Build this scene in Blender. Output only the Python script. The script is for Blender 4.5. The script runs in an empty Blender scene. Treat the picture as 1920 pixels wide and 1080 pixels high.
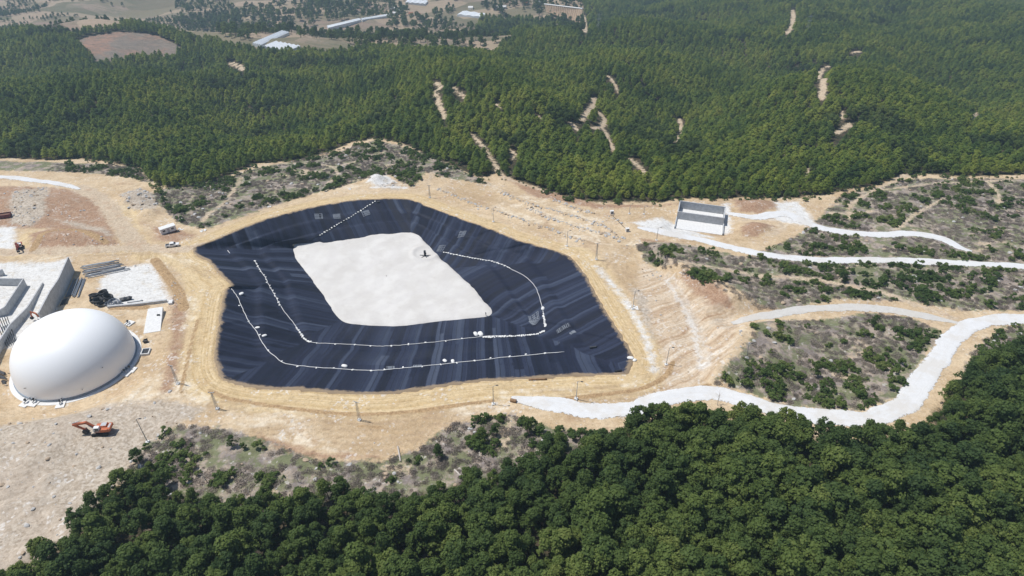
import bpy, math, random
import numpy as np
from mathutils import Vector, Matrix, Euler
from mathutils.bvhtree import BVHTree

random.seed(7); RNG = np.random.default_rng(7)
C = bpy.context.scene.collection
scene = bpy.context.scene

# ------------------------------------------------------------------ camera
HAZE = .00027
TH = math.radians(36.0); F = 1297.0; CAMH = 145.0
cam = bpy.data.cameras.new('camera'); camo = bpy.data.objects.new('camera', cam)
C.objects.link(camo); scene.camera = camo
camo.location = (0, 0, CAMH); camo.rotation_euler = (math.pi/2 - TH, 0, 0)
cam.sensor_width = 36; cam.lens = 36*F/1920; cam.clip_start = 1; cam.clip_end = 12000

# ------------------------------------------------------------------ light
SUN_EL, SUN_AZ = math.radians(65), math.radians(-76)      # azimuth from +Y (away from camera), negative = left
w = bpy.data.worlds.new('World'); scene.world = w; w.use_nodes = True
nt = w.node_tree; bg = nt.nodes['Background']
sky = nt.nodes.new('ShaderNodeTexSky'); sky.sky_type = 'NISHITA'; sky.sun_disc = False
sky.sun_elevation = SUN_EL; sky.sun_rotation = SUN_AZ; sky.altitude = 400
nt.links.new(sky.outputs[0], bg.inputs[0]); bg.inputs[1].default_value = 0.085
sl = bpy.data.lights.new('sun', 'SUN'); sl.energy = 4.0; sl.angle = math.radians(0.5); sl.color = (1.0, 0.965, 0.91)
so = bpy.data.objects.new('sun', sl); C.objects.link(so)
sd = Vector((math.sin(SUN_AZ)*math.cos(SUN_EL), math.cos(SUN_AZ)*math.cos(SUN_EL), math.sin(SUN_EL)))
so.rotation_euler = sd.to_track_quat('Z', 'Y').to_euler(); so.location = (0, 0, 400)
scene.view_settings.view_transform = 'Standard'; scene.view_settings.look = 'None'
scene.view_settings.exposure = 0.16; scene.view_settings.gamma = 1

# ------------------------------------------------------------------ projection helpers
ct, st = math.cos(TH), math.sin(TH)
def ray(px, py):
    u = (np.asarray(px, float)-960)/F; v = (np.asarray(py, float)-540)/F
    return np.stack([u, ct - v*st, -st - v*ct], -1)
def proj(x, y, z):
    dz = z-CAMH; zc = y*ct - dz*st; up = y*st + dz*ct
    zc = np.maximum(zc, 1e-3)
    return 960+F*x/zc, 540-F*up/zc, zc

_T = {}
def vnoise(x, y, s, seed=0):
    x = np.asarray(x, float)/s; y = np.asarray(y, float)/s
    if seed not in _T: _T[seed] = np.random.default_rng(1000+seed).random((256, 256))
    T = _T[seed]
    xi = np.floor(x).astype(int); yi = np.floor(y).astype(int); fx = x-xi; fy = y-yi
    fx = fx*fx*(3-2*fx); fy = fy*fy*(3-2*fy)
    a = T[xi % 256, yi % 256]; b = T[(xi+1) % 256, yi % 256]; c = T[xi % 256, (yi+1) % 256]; d = T[(xi+1) % 256, (yi+1) % 256]
    return (a*(1-fx)+b*fx)*(1-fy)+(c*(1-fx)+d*fx)*fy*1.0 - .5
def fbm(x, y, s, o=4, seed=0):
    t = 0; a = 1
    for k in range(o): t = t+a*vnoise(x+k*37.1, y-k*11.7, s, seed+k); s /= 2.03; a *= .5
    return t
PY = np.array([-800, 0, 90, 145, 210, 280, 330, 400, 480, 620, 760, 840, 960, 1400, 2500, 6000.])
PZ = np.array([60, 16, 9, 5, -3, -10.5, -17, -28, -42, -66, -84, -104, -142, -160, -140, -60.])
_fy = np.arange(-800, 6001, 5.); _fz = np.interp(_fy, PY, PZ)
_k = np.hanning(15); _k /= _k.sum(); _fz[7:-7] = np.convolve(_fz, _k, 'same')[7:-7]
def G(x, y, cx, cy, sx, sy, a, r=0):
    dx = x-cx; dy = y-cy; c = math.cos(r); s = math.sin(r)
    return a*np.exp(-((dx*c+dy*s)/sx)**2-((-dx*s+dy*c)/sy)**2)
def B(x, y):
    x = np.asarray(x, float); y = np.asarray(y, float)
    z = np.interp(y, _fy, _fz)
    far = np.clip((y-330)/120, 0, 1)
    z = z + far*1.25*(G(x, y, -40, 500, 55, 150, 16, .35) + G(x, y, -175, 430, 34, 120, -15, .55) + G(x, y, -290, 470, 70, 100, 10, .4) + G(x, y, 130, 470, 38, 130, -12, -.5)
        + G(x, y, 250, 500, 60, 130, 12, -.4) + G(x, y, 370, 560, 40, 170, -12, -.3) + G(x, y, 130, 800, 160, 90, 12)
        + G(x, y, 520, 1000, 330, 170, 44) + G(x, y, 230, 690, 50, 90, -12, .3) + G(x, y, -420, 760, 160, 120, 20, .2) + G(x, y, -320, 640, 50, 60, -12) + G(x, y, 90, 640, 50, 70, 8))
    z = z + far*fbm(x, y, 120, 3, 5)*17
    z = z + fbm(x, y, 60, 2, 9)*np.clip((y-270)/60, 0, 1)*1.2
    return z
def unproj(px, py, Hf=None):
    Hf = Hf or B
    d = ray(px, py); shp = d.shape[:-1]; d = d.reshape(-1, 3)
    lo = np.full(len(d), 60.); hi = lo.copy(); done = np.zeros(len(d), bool)
    s = 60.
    while s < 3500:
        s2 = s*1.012+.5
        p = d*s2; below = (p[:, 2]+CAMH) < Hf(p[:, 0], p[:, 1])
        new = below & ~done; hi[new] = s2; lo[new] = s; done |= new; s = s2
    hi[~done] = 3500; lo[~done] = 3500
    for _ in range(14):
        m = (lo+hi)/2; p = d*m[:, None]; b = (p[:, 2]+CAMH) < Hf(p[:, 0], p[:, 1])
        hi = np.where(b, m, hi); lo = np.where(b, lo, m)
    p = d*hi[:, None]; p[:, 2] += CAMH
    return p.reshape(shp+(3,))
def U(pts, Hf=None):
    a = np.array(pts, float); return unproj(a[:, 0], a[:, 1], Hf)
def catmull(P, n=6, closed=False):
    P = np.asarray(P, float); N = len(P); out = []
    rng = range(N if closed else N-1)
    for i in rng:
        g = (lambda k: P[k % N]) if closed else (lambda k: P[min(max(k, 0), N-1)])
        a, b, c, d = g(i-1), g(i), g(i+1), g(i+2)
        for t in np.linspace(0, 1, n, endpoint=False):
            out.append(.5*((2*b)+(c-a)*t+(2*a-5*b+4*c-d)*t*t+(3*b-a-3*c+d)*t**3))
    if not closed: out.append(P[-1])
    return np.array(out)
def resample(P, step):
    P = np.asarray(P, float); L = np.r_[0, np.cumsum(np.linalg.norm(np.diff(P[:, :2], axis=0), axis=1))]
    n = max(2, int(round(L[-1]/step))+1); s = np.linspace(0, L[-1], n)
    return np.stack([np.interp(s, L, P[:, k]) for k in range(P.shape[1])], -1), L[-1]
def inpoly(x, y, P):
    x = np.asarray(x); y = np.asarray(y); r = np.zeros(x.shape, bool); n = len(P)
    for i in range(n):
        x1, y1 = P[i][:2]; x2, y2 = P[(i+1) % n][:2]
        if y1 == y2: continue
        c = ((y1 > y) != (y2 > y)) & (x < (x2-x1)*(y-y1)/(y2-y1)+x1); r ^= c
    return r
def dpoly(x, y, P, closed=False, mx=30.):
    """distance to polyline; only computed within mx of its bounding box"""
    P = np.asarray(P, float)[:, :2]; out = np.full(x.shape, 1e3)
    lo = P.min(0)-mx; hi = P.max(0)+mx
    m = (x > lo[0]) & (x < hi[0]) & (y > lo[1]) & (y < hi[1]); xx = x[m]; yy = y[m]; d = np.full(xx.shape, 1e3)
    n = len(P)
    for i in range(n if closed else n-1):
        a = P[i]; b = P[(i+1) % n]; e = b-a; L = (e@e)+1e-9
        t = np.clip(((xx-a[0])*e[0]+(yy-a[1])*e[1])/L, 0, 1)
        d = np.minimum(d, np.hypot(xx-a[0]-t*e[0], yy-a[1]-t*e[1]))
    out[m] = d; return out
def sdf(x, y, P):
    d = dpoly(x, y, P, True); return np.where(inpoly(x, y, P), d, -d)

# ------------------------------------------------------------------ photo layout (where things stand on the ground)
RIM = [(365,466),(400,452),(440,434),(485,417),(535,402),(597,387),(660,377),(697,374),(735,373),(770,375),(810,391),(865,411),(910,427),(967,450),
 (1025,466),(1053,475),(1074,487),(1092,510),(1110,540),(1127,572),(1145,602),(1160,625),(1177,652),(1185,672),(1181,690),(1168,701),(1125,702),(1070,704),(1000,709),
 (937,711),(882,716),(840,722),(772,732),(710,738),(647,737),(585,732),(530,729),(485,727),(447,720),(425,712),(410,695),(405,667),(409,635),(414,597),(418,565),(424,545),(434,538),
 (430,528),(412,512),(397,492),(375,482)]
FLOOR = [(551,466),(567,458),(605,457),(647,450),(710,441),(770,437),(795,452),(812,470),(825,484),(845,503),(870,525),(886,543),(907,565),(921,581),(918,591),(900,595),(835,601),
 (760,610),(710,611),(660,607),(640,600),(625,582),(608,556),(590,531),(573,507),(556,485)]
KEYS = [(0,0),(9,5),(16,9),(24,14),(39,20),(46,23)]     # rim index <-> floor index
FORBACK = [(-700,290),(0,296),(100,300),(150,297),(200,303),(262,315),(288,342),(310,350),(345,352),(400,342),(440,322),(485,306),(555,300),(610,286),(655,268),(700,260),
 (745,266),(790,284),(835,305),(880,325),(915,332),(930,322),(955,333),(1000,350),(1060,368),(1110,379),(1200,379),(1280,377),(1350,372),(1420,370),(1500,371),(1560,362),
 (1640,347),(1690,332),(1730,326),(1800,331),(1920,327),(2600,322),(2600,-70),(1085,-70),(1094,20),(1100,62),(1087,60),(1040,45),(1000,35),(900,32),(890,60),(973,68),(940,83),(923,103),
 (857,101),(807,98),(707,91),(640,94),(600,100),(533,100),(483,95),(423,84),(417,77),(367,72),(333,62),(300,55),(240,48),(213,53),(140,62),(0,55),(-700,50)]
FIELD = [(140,78),(165,67),(215,60),(260,61),(300,68),(325,80),(347,97),(325,113),(290,108),(250,113),(205,122),(180,132),(178,112),(160,98)]
FORFRONT = [(140,1010),(185,960),(225,905),(290,885),(335,935),(420,955),(520,945),(620,925),(720,945),(800,930),(890,905),(960,890),(1030,848),(1120,845),(1165,812),(1200,788),(1300,786),
 (1400,792),(1480,812),(1560,828),(1650,824),(1735,815),(1755,775),(1800,722),(1850,680),(1920,650),(2600,600),(2600,1700),(-300,1700),(-200,1250)]
S_R = [(1190,456),(1290,458),(1400,484),(1500,440),(1540,405),(1580,366),(1700,336),(2500,336),(2500,590),(1920,582),(1800,582),(1700,566),(1560,560),(1480,582),(1410,574),(1350,545),(1290,518),(1215,495)]
S_T = [(1400,612),(1470,605),(1560,598),(1630,586),(1700,595),(1775,625),(1735,660),(1715,705),(1690,745),(1600,770),(1480,763),(1400,735),(1340,717),(1385,682),(1410,650)]
S_B = [(285,372),(300,356),(430,330),(560,300),(700,264),(800,288),(900,335),(925,348),(880,340),(800,328),(770,350),(725,326),(690,335),(560,372),(470,400),(385,430),(335,418)]
S_F = [(225,900),(275,830),(330,800),(420,800),(480,822),(600,866),(720,866),(790,838),(850,795),(960,778),(1040,805),(1130,812),(1210,800),(1260,900),(900,1050),(300,1050)]
S_L = [(-400,302),(0,302),(250,312),(290,345),(240,332),(130,322),(0,320),(-400,318)]
S_ROADR = [(1830,650),(1880,615),(1920,605),(2500,590),(2500,660),(1920,670),(1840,700),(1800,720)]
SCRUBS = [S_R, S_T, S_B, S_F, S_L, S_ROADR]
RED = [[(-300,345),(100,352),(175,362),(205,395),(222,462),(120,470),(62,470),(58,440),(100,430),(-300,425)],
 [(1200,448),(1300,462),(1300,488),(1230,478)], [(1385,430),(1410,418),(1450,425),(1420,445),(1395,445)], [(1370,375),(1450,378),(1460,392),(1420,402),(1385,398)],
 [(285,425),(325,425),(365,440),(330,455),(295,450)], [(320,560),(350,570),(338,640),(325,735),(300,740),(322,640)], [(1560,385),(1600,372),(1610,400),(1560,408)],
 [(930,320),(1000,350),(1120,384),(1280,385),(1120,392),(1000,370)], [(480,815),(600,850),(720,858),(600,862),(470,840)],
 [(1270,520),(1330,540),(1380,590),(1330,580),(1285,540)]]
GREY = [[(-400,850),(0,798),(200,755),(330,752),(390,770),(330,800),(260,860),(200,930),(150,1010),(-300,1300)], [(225,365),(262,352),(300,372),(290,400),(245,395)],
 [(25,360),(90,350),(90,400),(60,425),(20,420)], [(95,410),(190,425),(215,450),(160,430)], [(705,345),(745,342),(750,356),(715,356)], [(1180,530),(1215,560),(1225,640),(1205,600)]]
WHITE = [[(-300,495),(95,492),(130,483),(120,540),(90,620),(40,650),(-300,660)], [(185,525),(228,500),(285,496),(305,535),(318,568),(200,575)], [(1185,418),(1240,408),(1310,428),(1340,446),(1240,440)],
 [(1452,380),(1495,378),(1518,400),(1530,425),(1440,412),(1460,400)], [(0,425),(28,425),(30,478),(-300,480),(-300,425)], [(690,332),(722,326),(742,342),(715,350),(690,345)], [(1355,385),(1368,385),(1372,432),(1355,430)]]
SOIL = [([(392,733),(430,748),(480,757),(560,769),(670,778),(770,773),(850,762),(925,752)],.7),([(1010,750),(1060,748),(1120,742),(1200,730),(1245,708),(1262,680)],.8),([(1225,745),(1280,735),(1330,722)],.8),
 ([(215,579),(272,578)],1.6),([(290,488),(315,520),(335,548),(345,580)],1.8),([(340,735),(358,650),(372,600)],.6),([(672,800),(725,803)],.5),([(62,470),(90,445),(140,438),(200,458)],1.5)]
ROADS = [ # name, label-less structure; centreline px, width m
 ('gravel_road', [(958,748),(1030,757),(1110,769),(1180,768),(1240,750),(1300,738),(1350,738),(1400,752),(1470,772),(1560,782),(1640,783),(1700,755),(1730,710),(1760,670),(1800,620),(1850,602),(1930,597),(2050,590),(2400,575)], 7.6),
 ('gravel_road', [(1195,427),(1250,437),(1310,449),(1380,466),(1450,480),(1540,488),(1640,487),(1740,491),(1830,495),(1930,500),(2400,520)], 6.0),
 ('gravel_road', [(1360,398),(1420,408),(1470,400),(1510,418),(1570,433),(1640,440),(1710,438),(1765,448),(1800,465),(1822,472)], 6.5),
 ('gravel_road', [(1372,604),(1410,596),(1460,588),(1520,580),(1580,576),(1640,578),(1700,586),(1760,598),(1798,606)], 5.6),
 ('gravel_road', [(-300,325),(0,332),(60,338),(110,345),(150,355)], 5.5),
]
TRACKS = [ # dirt tracks (soil colour, in the ground sheet's mask as well)
 ([(150,352),(190,375),(215,405),(240,440),(262,465)], 9),([(-300,480),(60,472),(160,470),(260,465),(330,468),(380,462)], 7),
 ([(1285,512),(1360,512),(1440,518),(1520,524),(1590,536),(1660,550),(1720,572),(1790,597)], 3.6),
 ([(390,402),(420,380),(440,352),(452,335)],2.2),([(380,415),(390,402)],3),([(480,310),(560,306),(620,312),(632,330),(610,345)],2.2),([(560,330),(640,310),(720,285)],2),
 ([(800,345),(815,325),(835,318)],2.5),([(1255,520),(1290,580),(1310,620),(1318,680)],2.2),([(1380,415),(1440,408),(1470,430),(1430,445)],2.5),
 ([(1590,410),(1600,380),(1650,352),(1700,330)],3),([(1610,362),(1750,345),(1900,338)],2.5),([(1680,430),(1720,400),(1770,372)],2.5),([(1850,340),(1870,360),(1872,385)],3),
 ([(1560,400),(1600,400),(1640,395)],3),([(1190,455),(1300,462),(1400,470)],2)]
PALE = [([(1118,500),(1158,545),(1188,590),(1213,640),(1226,692)],.8),([(1255,525),(1285,575),(1306,620),(1318,690)],1.2),([(700,352),(760,352)],1.)]
RUTS = [[(330,760),(250,775),(150,790),(0,815)],[(350,735),(250,752),(150,775),(40,800)],[(300,690),(260,740),(180,770),(60,790)],[(345,560),(335,620),(330,680),(350,730),(400,760)],[(360,560),(352,620),(345,690)],
 [(400,765),(520,785),(650,800),(780,795),(900,775)],[(380,752),(520,772),(660,788),(800,780),(940,762)],[(430,800),(560,815),(700,830),(800,815)],[(1250,700),(1280,640),(1275,580),(1250,530)],[(1270,700),(1300,650),(1300,600),(1270,540)],
 [(1130,450),(1100,430),(1000,395),(900,370),(830,350)],[(1150,462),(1080,440),(980,405),(880,375)],[(1120,415),(1050,390),(960,362),(900,345)],[(1190,455),(1130,500),(1150,540)],[(1180,470),(1160,500),(1190,545),(1230,600)],
 [(230,390),(250,430),(275,465),(330,480),(400,520)],[(215,400),(245,440),(265,470),(300,500),(340,560)],[(20,500),(100,480),(200,476),(300,470)],[(60,455),(100,448),(160,450),(210,462)],[(70,440),(120,430),(190,440)],
 [(290,500),(310,540),(330,570)],[(1365,430),(1400,440),(1450,430),(1480,415)],[(1340,640),(1370,620),(1400,605)],[(1300,700),(1340,670),(1380,640)],[(940,740),(1080,735),(1200,722),(1240,690)],[(270,600),(250,650),(290,690)],
 [(480,800),(620,835),(740,842)],[(1240,740),(1160,745),(1060,745)],[(1170,500),(1215,560),(1240,640),(1245,690)],[(640,352),(700,345),(780,350)],[(150,360),(190,385),(225,425),(250,462)]]
OCHRE = [([(240,395),(240,430),(262,462),(272,480)],4.5),([(200,380),(235,420),(258,455)],3),([(120,470),(200,470),(262,467),(330,470),(380,470)],3.2),([(300,480),(345,500),(365,540),(372,600)],3.),([(30,478),(60,440)],3)]
CLEAR = [([(815,155),(827,163),(812,173),(818,180),(822,190),(827,203),(835,222)],4.0),([(887,253),(907,277),(923,300),(940,327),(973,343),(1023,358)],3.0),([(847,163),(858,172),(873,183)],3),
 ([(1113,183),(1115,190),(1113,197),(1100,213),(1090,225)],5),([(1122,210),(1130,218),(1135,227),(1127,238),(1110,240)],4.5),([(1127,238),(1137,250),(1145,270),(1150,283)],3.5),([(1180,297),(1203,317),(1213,337)],3.2),
 ([(1273,223),(1277,240),(1263,267)],4.2),([(1483,18),(1487,40),(1475,63)],7),([(1615,96),(1593,100)],7),([(1553,125),(1533,147),(1543,170),(1540,180)],5.5),([(1578,210),(1580,222)],4),([(1593,233),(1567,250)],5),
 ([(1513,315),(1516,335)],2.5),([(1830,210),(1822,232)],4),([(1695,326),(1680,337)],3.5),([(1094,30),(1100,60)],9),([(958,290),(962,298)],3),([(430,118),(452,126),(455,132)],7),([(1070,230),(1085,245)],4),([(1470,283),(1474,290)],3),
 ([(1000,215),(1016,222)],2.5),([(1140,142),(1150,155),(1160,175)],3),([(930,195),(940,202)],2.5),([(952,278),(975,296)],2.5)]
ROCKROWS = [[(822,355),(860,372),(900,389),(940,401),(997,420),(1060,442),(1097,455)],[(940,361),(985,382),(1035,396),(1085,410),(1122,422),(1150,440)],[(992,390),(1022,407),(1072,425),(1122,437),(1160,447)],[(1035,375),(1072,390),(1110,402)]]

W = lambda L: U(L)
rimW = catmull(W(RIM), 4, True); KR = [k*4 for k, _ in KEYS]
FZ = -20.0
def onplane(pts, z):
    d = ray([p[0] for p in pts], [p[1] for p in pts]); s = (z-CAMH)/d[:, 2]; q = d*s[:, None]; q[:, 2] += CAMH; return q
floorW = catmull(onplane(FLOOR, FZ), 4, True); KF = [k*4 for _, k in KEYS]

# ------------------------------------------------------------------ terrain grid
def spaced(a0, a1, step, lo, hi, gr=1.10):
    mid = list(np.arange(a0, a1+step/2, step)); s = step; v = mid[-1]; r = []
    while v < hi: s = min(s*gr, 90); v += s; r.append(v)
    s = step; v = mid[0]; l = []
    while v > lo: s = min(s*gr, 90); v -= s; l.append(v)
    return np.array(l[::-1]+mid+r)
xs = spaced(-215, 300, 1.0, -2600, 2600, 1.06)
ys = spaced(70, 345, 1.0, -400, 4200, 1.022)
X, Y = np.meshgrid(xs, ys)
rimd = sdf(X, Y, rimW)            # >0 inside
# ------------------------------------------------------------------ ground heights
Z = B(X, Y)
DPX = [(259,647),(257,665),(245,687),(225,705),(185,732),(140,750),(100,755),(67,754),(40,744),(27,730)]
DOME_Z = float(B(-150, 172))
q = onplane(DPX, DOME_Z); A_ = np.c_[2*q[:, 0], 2*q[:, 1], np.ones(len(q))]; s_ = np.linalg.lstsq(A_, (q[:, :2]**2).sum(1), rcond=None)[0]
DOME_C = (s_[0], s_[1]); DOME_R = math.sqrt(s_[2]+s_[0]**2+s_[1]**2)-.5; print('DOME', DOME_C, DOME_R, DOME_Z)
PXX, PYY, _ = proj(X, Y, Z)
dd = np.hypot(X-DOME_C[0], Y-DOME_C[1]); f_ = np.clip((dd-DOME_R-2.5)/12, 0, 1); f_ = f_*f_*(3-2*f_); DPAD = (DOME_Z, f_)
inB = lambda P: inpoly(PXX, PYY, P) & (Y > 60)
EMB = [(1200,492),(1262,520),(1332,560),(1388,602),(1372,672),(1330,716),(1250,738),(1238,650),(1190,560)]
roadW = [(n, catmull(W(p), 6), wd) for n, p, wd in ROADS]
trackW = [(catmull(W(p), 5), wd) for p, wd in TRACKS]
clearW = [(catmull(W(p), 4), wd) for p, wd in CLEAR]
rd = np.full(X.shape, 1e3)
for _, p, wd in roadW: rd = np.minimum(rd, dpoly(X, Y, p)-wd/2)
tk = np.full(X.shape, 1e3)
for p, wd in trackW+clearW: tk = np.minimum(tk, dpoly(X, Y, p, mx=15)-wd/2)
wS = {}
for nm, L in (('scrub', SCRUBS), ('red', RED), ('grey', GREY), ('white', WHITE), ('forest', [FORBACK, FORFRONT]), ('field', [FIELD])):
    s = np.full(X.shape, -1e3)
    for P in L: s = np.maximum(s, sdf(X, Y, W(P)))
    wS[nm] = s
embs = sdf(X, Y, W(EMB))
calm = np.clip((-rimd-9)/8, 0, 1)*np.clip((rd-.5)/5, 0, 1)*np.clip(.25+tk/5, 0.05, 1)*np.clip(.3-wS['white']/6, 0.05, 1)
rough = .25 + .75*np.clip(wS['scrub']/4+.5, 0, 1) + .9*np.clip(wS['grey']/4+.5, 0, 1) + .6*np.clip(wS['red']/3+.5, 0, 1)
Z = Z + calm*rough*(fbm(X, Y, 14, 4, 21)*1.1 + np.abs(fbm(X, Y, 4.5, 2, 31))*.5)
crest = catmull(W([(1252,498),(1285,520),(1335,548),(1392,598),(1385,650),(1350,705)]), 6); toe = catmull(W([(1232,500),(1256,535),(1290,585),(1312,630),(1316,680),(1300,715)]), 6)
dc = dpoly(X, Y, crest, mx=60); dt = dpoly(X, Y, toe, mx=60); between = inpoly(X, Y, np.vstack([crest, toe[::-1]]))
hc = np.where(between, dt/(dt+dc+1e-6), np.where(dc < dt, np.clip(1-dc/22, 0, 1), 0)); al_ = X*.55-Y*.83+fbm(X, Y, 9, 2, 43)*3
Z = Z + 5.0*hc*np.clip(rd/6, 0, 1) - np.where(between, 1, 0)*np.clip(np.minimum(dc, dt)/2.5, 0, 1)*np.abs(fbm(al_*1.0, (X*.83+Y*.55)/7, 2.6, 3, 41))*2.6
for p, hw in ((ROCKROWS[0], .8), (ROCKROWS[1], .9), (ROCKROWS[2], .8), (ROCKROWS[3], .7)):
    d = dpoly(X, Y, catmull(W(p), 5)); Z = Z + hw*np.exp(-(d/1.5)**2)*(.7+vnoise(X, Y, 2.5, 3))
soil = np.full(X.shape, -1e3)
for p, wd in SOIL:
    q = catmull(W(p), 5); d = dpoly(X, Y, q); soil = np.maximum(soil, wd-d)
    Z = Z + .55*np.exp(-(d/(wd+.3))**2)*(.75+vnoise(X, Y, 1.8, 4)*.9)
def mound(px, py, r, h, sx=1., ang=0.):
    global Z
    c = W([(px, py)])[0]; Z = Z + G(X, Y, c[0], c[1], r*sx, r, h, ang)*(1+.25*vnoise(X, Y, 2.2, 8))
mound(135, 447, 7, 3.2, 2.4); mound(255, 378, 7, 4, 1.2); mound(283, 400, 5, 2.2); mound(706, 340, 4.2, 4.0, 1.1); mound(40, 385, 9, 2.5, 1.3); mound(120, 385, 9, 2.0, 1.6)
mound(800, 330, 5, 1.8, 1.5); mound(1418, 430, 5, 2.2, 1.2); mound(1410, 388, 6, 2.4, 1.6); mound(1745, 660, 0.1, 0); mound(1440, 655, 8, 1.5, 2)
for k in range(26):
    mound(RNG.uniform(0, 220), RNG.uniform(850, 1060), RNG.uniform(1.5, 3.5), RNG.uniform(.4, 1.2))
Z = DPAD[0]*(1-DPAD[1])+Z*DPAD[1]
bq = W([(1262,371),(1364,384),(1362,436),(1262,424)]); bz = float(B(*W([(1312,396)])[0][:2])); f_ = np.clip(-sdf(X, Y, bq)/5, 0, 1); Z = bz*(1-f_)+Z*f_
rut = np.zeros(X.shape)
for L in RUTS:
    q = catmull(W(L), 5); tg_ = np.gradient(q[:, :2], axis=0); tg_ /= np.linalg.norm(tg_, axis=1)[:, None]+1e-9
    for s_ in (-1.15, 1.15): d = dpoly(X, Y, q[:, :2]+np.stack([-tg_[:, 1], tg_[:, 0]], -1)*s_, mx=6); rut = np.maximum(rut, np.exp(-(d/.75)**2))
pale = np.full(X.shape, -1e3)
for p, hw in PALE: pale = np.maximum(pale, hw-dpoly(X, Y, catmull(W(p), 5)))
wS['white'] = np.maximum(wS['white'], pale)
Z = Z - rut*.10
# ring road: ruts parallel to the rim
ring = -rimd
Z = Z + np.where((ring > 1.5) & (ring < 11), .05*np.sin(ring*2.4+vnoise(X, Y, 18, 6)*5), 0)
Z = Z + .22*np.exp(-((ring-.9)/.7)**2)*(1+vnoise(X, Y, 1.6, 7))
# hills beyond: forest floor noise already in B

# ------------------------------------------------------------------ pit lining surface
SEG = []
def seg_pairs(step=1.3):
    A = []; Bf = []; NR, NF = len(rimW), len(floorW)
    for i in range(len(KR)):
        r0, r1 = KR[i], KR[(i+1) % len(KR)] + (NR if i == len(KR)-1 else 0)
        f0, f1 = KF[i], KF[(i+1) % len(KF)] + (NF if i == len(KF)-1 else 0)
        rp = np.array([rimW[k % NR] for k in range(r0, r1+1)]); fp = np.array([floorW[k % NF] for k in range(f0, f1+1)])
        a, L = resample(rp, step); n = len(a); s = np.r_[0, np.cumsum(np.linalg.norm(np.diff(fp[:, :2], axis=0), axis=1))]
        b = np.stack([np.interp(np.linspace(0, s[-1], n), s, fp[:, k]) for k in range(3)], -1)
        A.append(a[:-1]); Bf.append(b[:-1]); ch = a[-1, :2]-a[0, :2]; SEG.extend([(i, *(ch/np.linalg.norm(ch)))]*(n-1))
    return np.vstack(A), np.vstack(Bf)
LA, LB = seg_pairs(); NL = len(LA); NV = 30
tang = np.roll(LA, -1, 0)-np.roll(LA, 1, 0); nrm = np.stack([tang[:, 1], -tang[:, 0]], -1); nrm /= np.linalg.norm(nrm, axis=1)[:, None]
cen = LA.mean(0); sgn = np.sign(((LA[:, :2]-cen[:2])*nrm).sum(1)); nrm *= np.sign(sgn.sum())
us = np.r_[0, np.cumsum(np.linalg.norm(np.diff(LA[:, :2], axis=0), axis=1))]
rag = fbm(us, us*0, 3.0, 3, 51)*1.0
LA2 = LA.copy(); LA2[:, :2] += nrm*rag[:, None]*.8
def prof(v):
    k = [0, .29, .36, .62, .69, 1]; h = [0, .348, .345, .685, .675, 1]
    return np.interp(v, k, h)
rows = []
fl = LA2.copy(); fl[:, :2] += nrm*.7; fl[:, 2] -= .35; rows.append(fl)
vs = np.linspace(0, 1, NV)
for v in vs:
    p = LA2*(1-v)+LB*v; g = prof(v); p[:, 2] = (LA2[:, 2]+.32)*(1-g)+LB[:, 2]*g
    p[:, 2] += (fbm(p[:, 0], p[:, 1], 9, 3, 61)*.22 + fbm(us, v*30+us*0, 2.2, 2, 62)*.10)*math.sin(math.pi*v)**.6
    rows.append(p)
LV = np.vstack(rows); nr = len(rows)
idx = np.arange(nr*NL).reshape(nr, NL); a = idx[:-1]; b = idx[1:]
LF = np.stack([a, b, np.roll(b, -1, 1), np.roll(a, -1, 1)], -1).reshape(-1, 4)
uvr = np.zeros((nr, NL, 2)); uvr[:, :, 0] = us[None]; uvr[:, :, 1] = np.r_[-.02, vs][:, None]*46
capv = LV.tolist() + [[cen[0], cen[1], FZ]]; ci = len(capv)-1
capf = [tuple(f) for f in LF.tolist()]+[(int(idx[-1, k]), int(idx[-1, (k+1) % NL]), ci) for k in range(NL)]
linerT = BVHTree.FromPolygons(capv, capf)
m = np.argwhere(rimd > -.3)
for i, j in m:
    h = linerT.ray_cast(Vector((X[i, j], Y[i, j], 60)), Vector((0, 0, -1)))
    if h[0] is not None: Z[i, j] = h[0].z-.75-min(2.5, max(0, rimd[i, j])*.6)
def H(x, y):
    x = np.asarray(x, float); y = np.asarray(y, float)
    i = np.clip(np.searchsorted(xs, x)-1, 0, len(xs)-2); j = np.clip(np.searchsorted(ys, y)-1, 0, len(ys)-2)
    fx = (x-xs[i])/(xs[i+1]-xs[i]); fy = (y-ys[j])/(ys[j+1]-ys[j])
    return (Z[j, i]*(1-fx)+Z[j, i+1]*fx)*(1-fy)+(Z[j+1, i]*(1-fx)+Z[j+1, i+1]*fx)*fy
def at(px, py):           # point of the ground seen at a photo position
    return Vector(unproj([px], [py], H)[0])
def atpit(px, py):
    d = Vector(ray(px, py)).normalized(); h = floorT.ray_cast(Vector((0, 0, CAMH)), d)
    if h[0] is None: h = linerT.ray_cast(Vector((0, 0, CAMH)), d)
    return h[0] if h[0] is not None else at(px, py)

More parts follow.
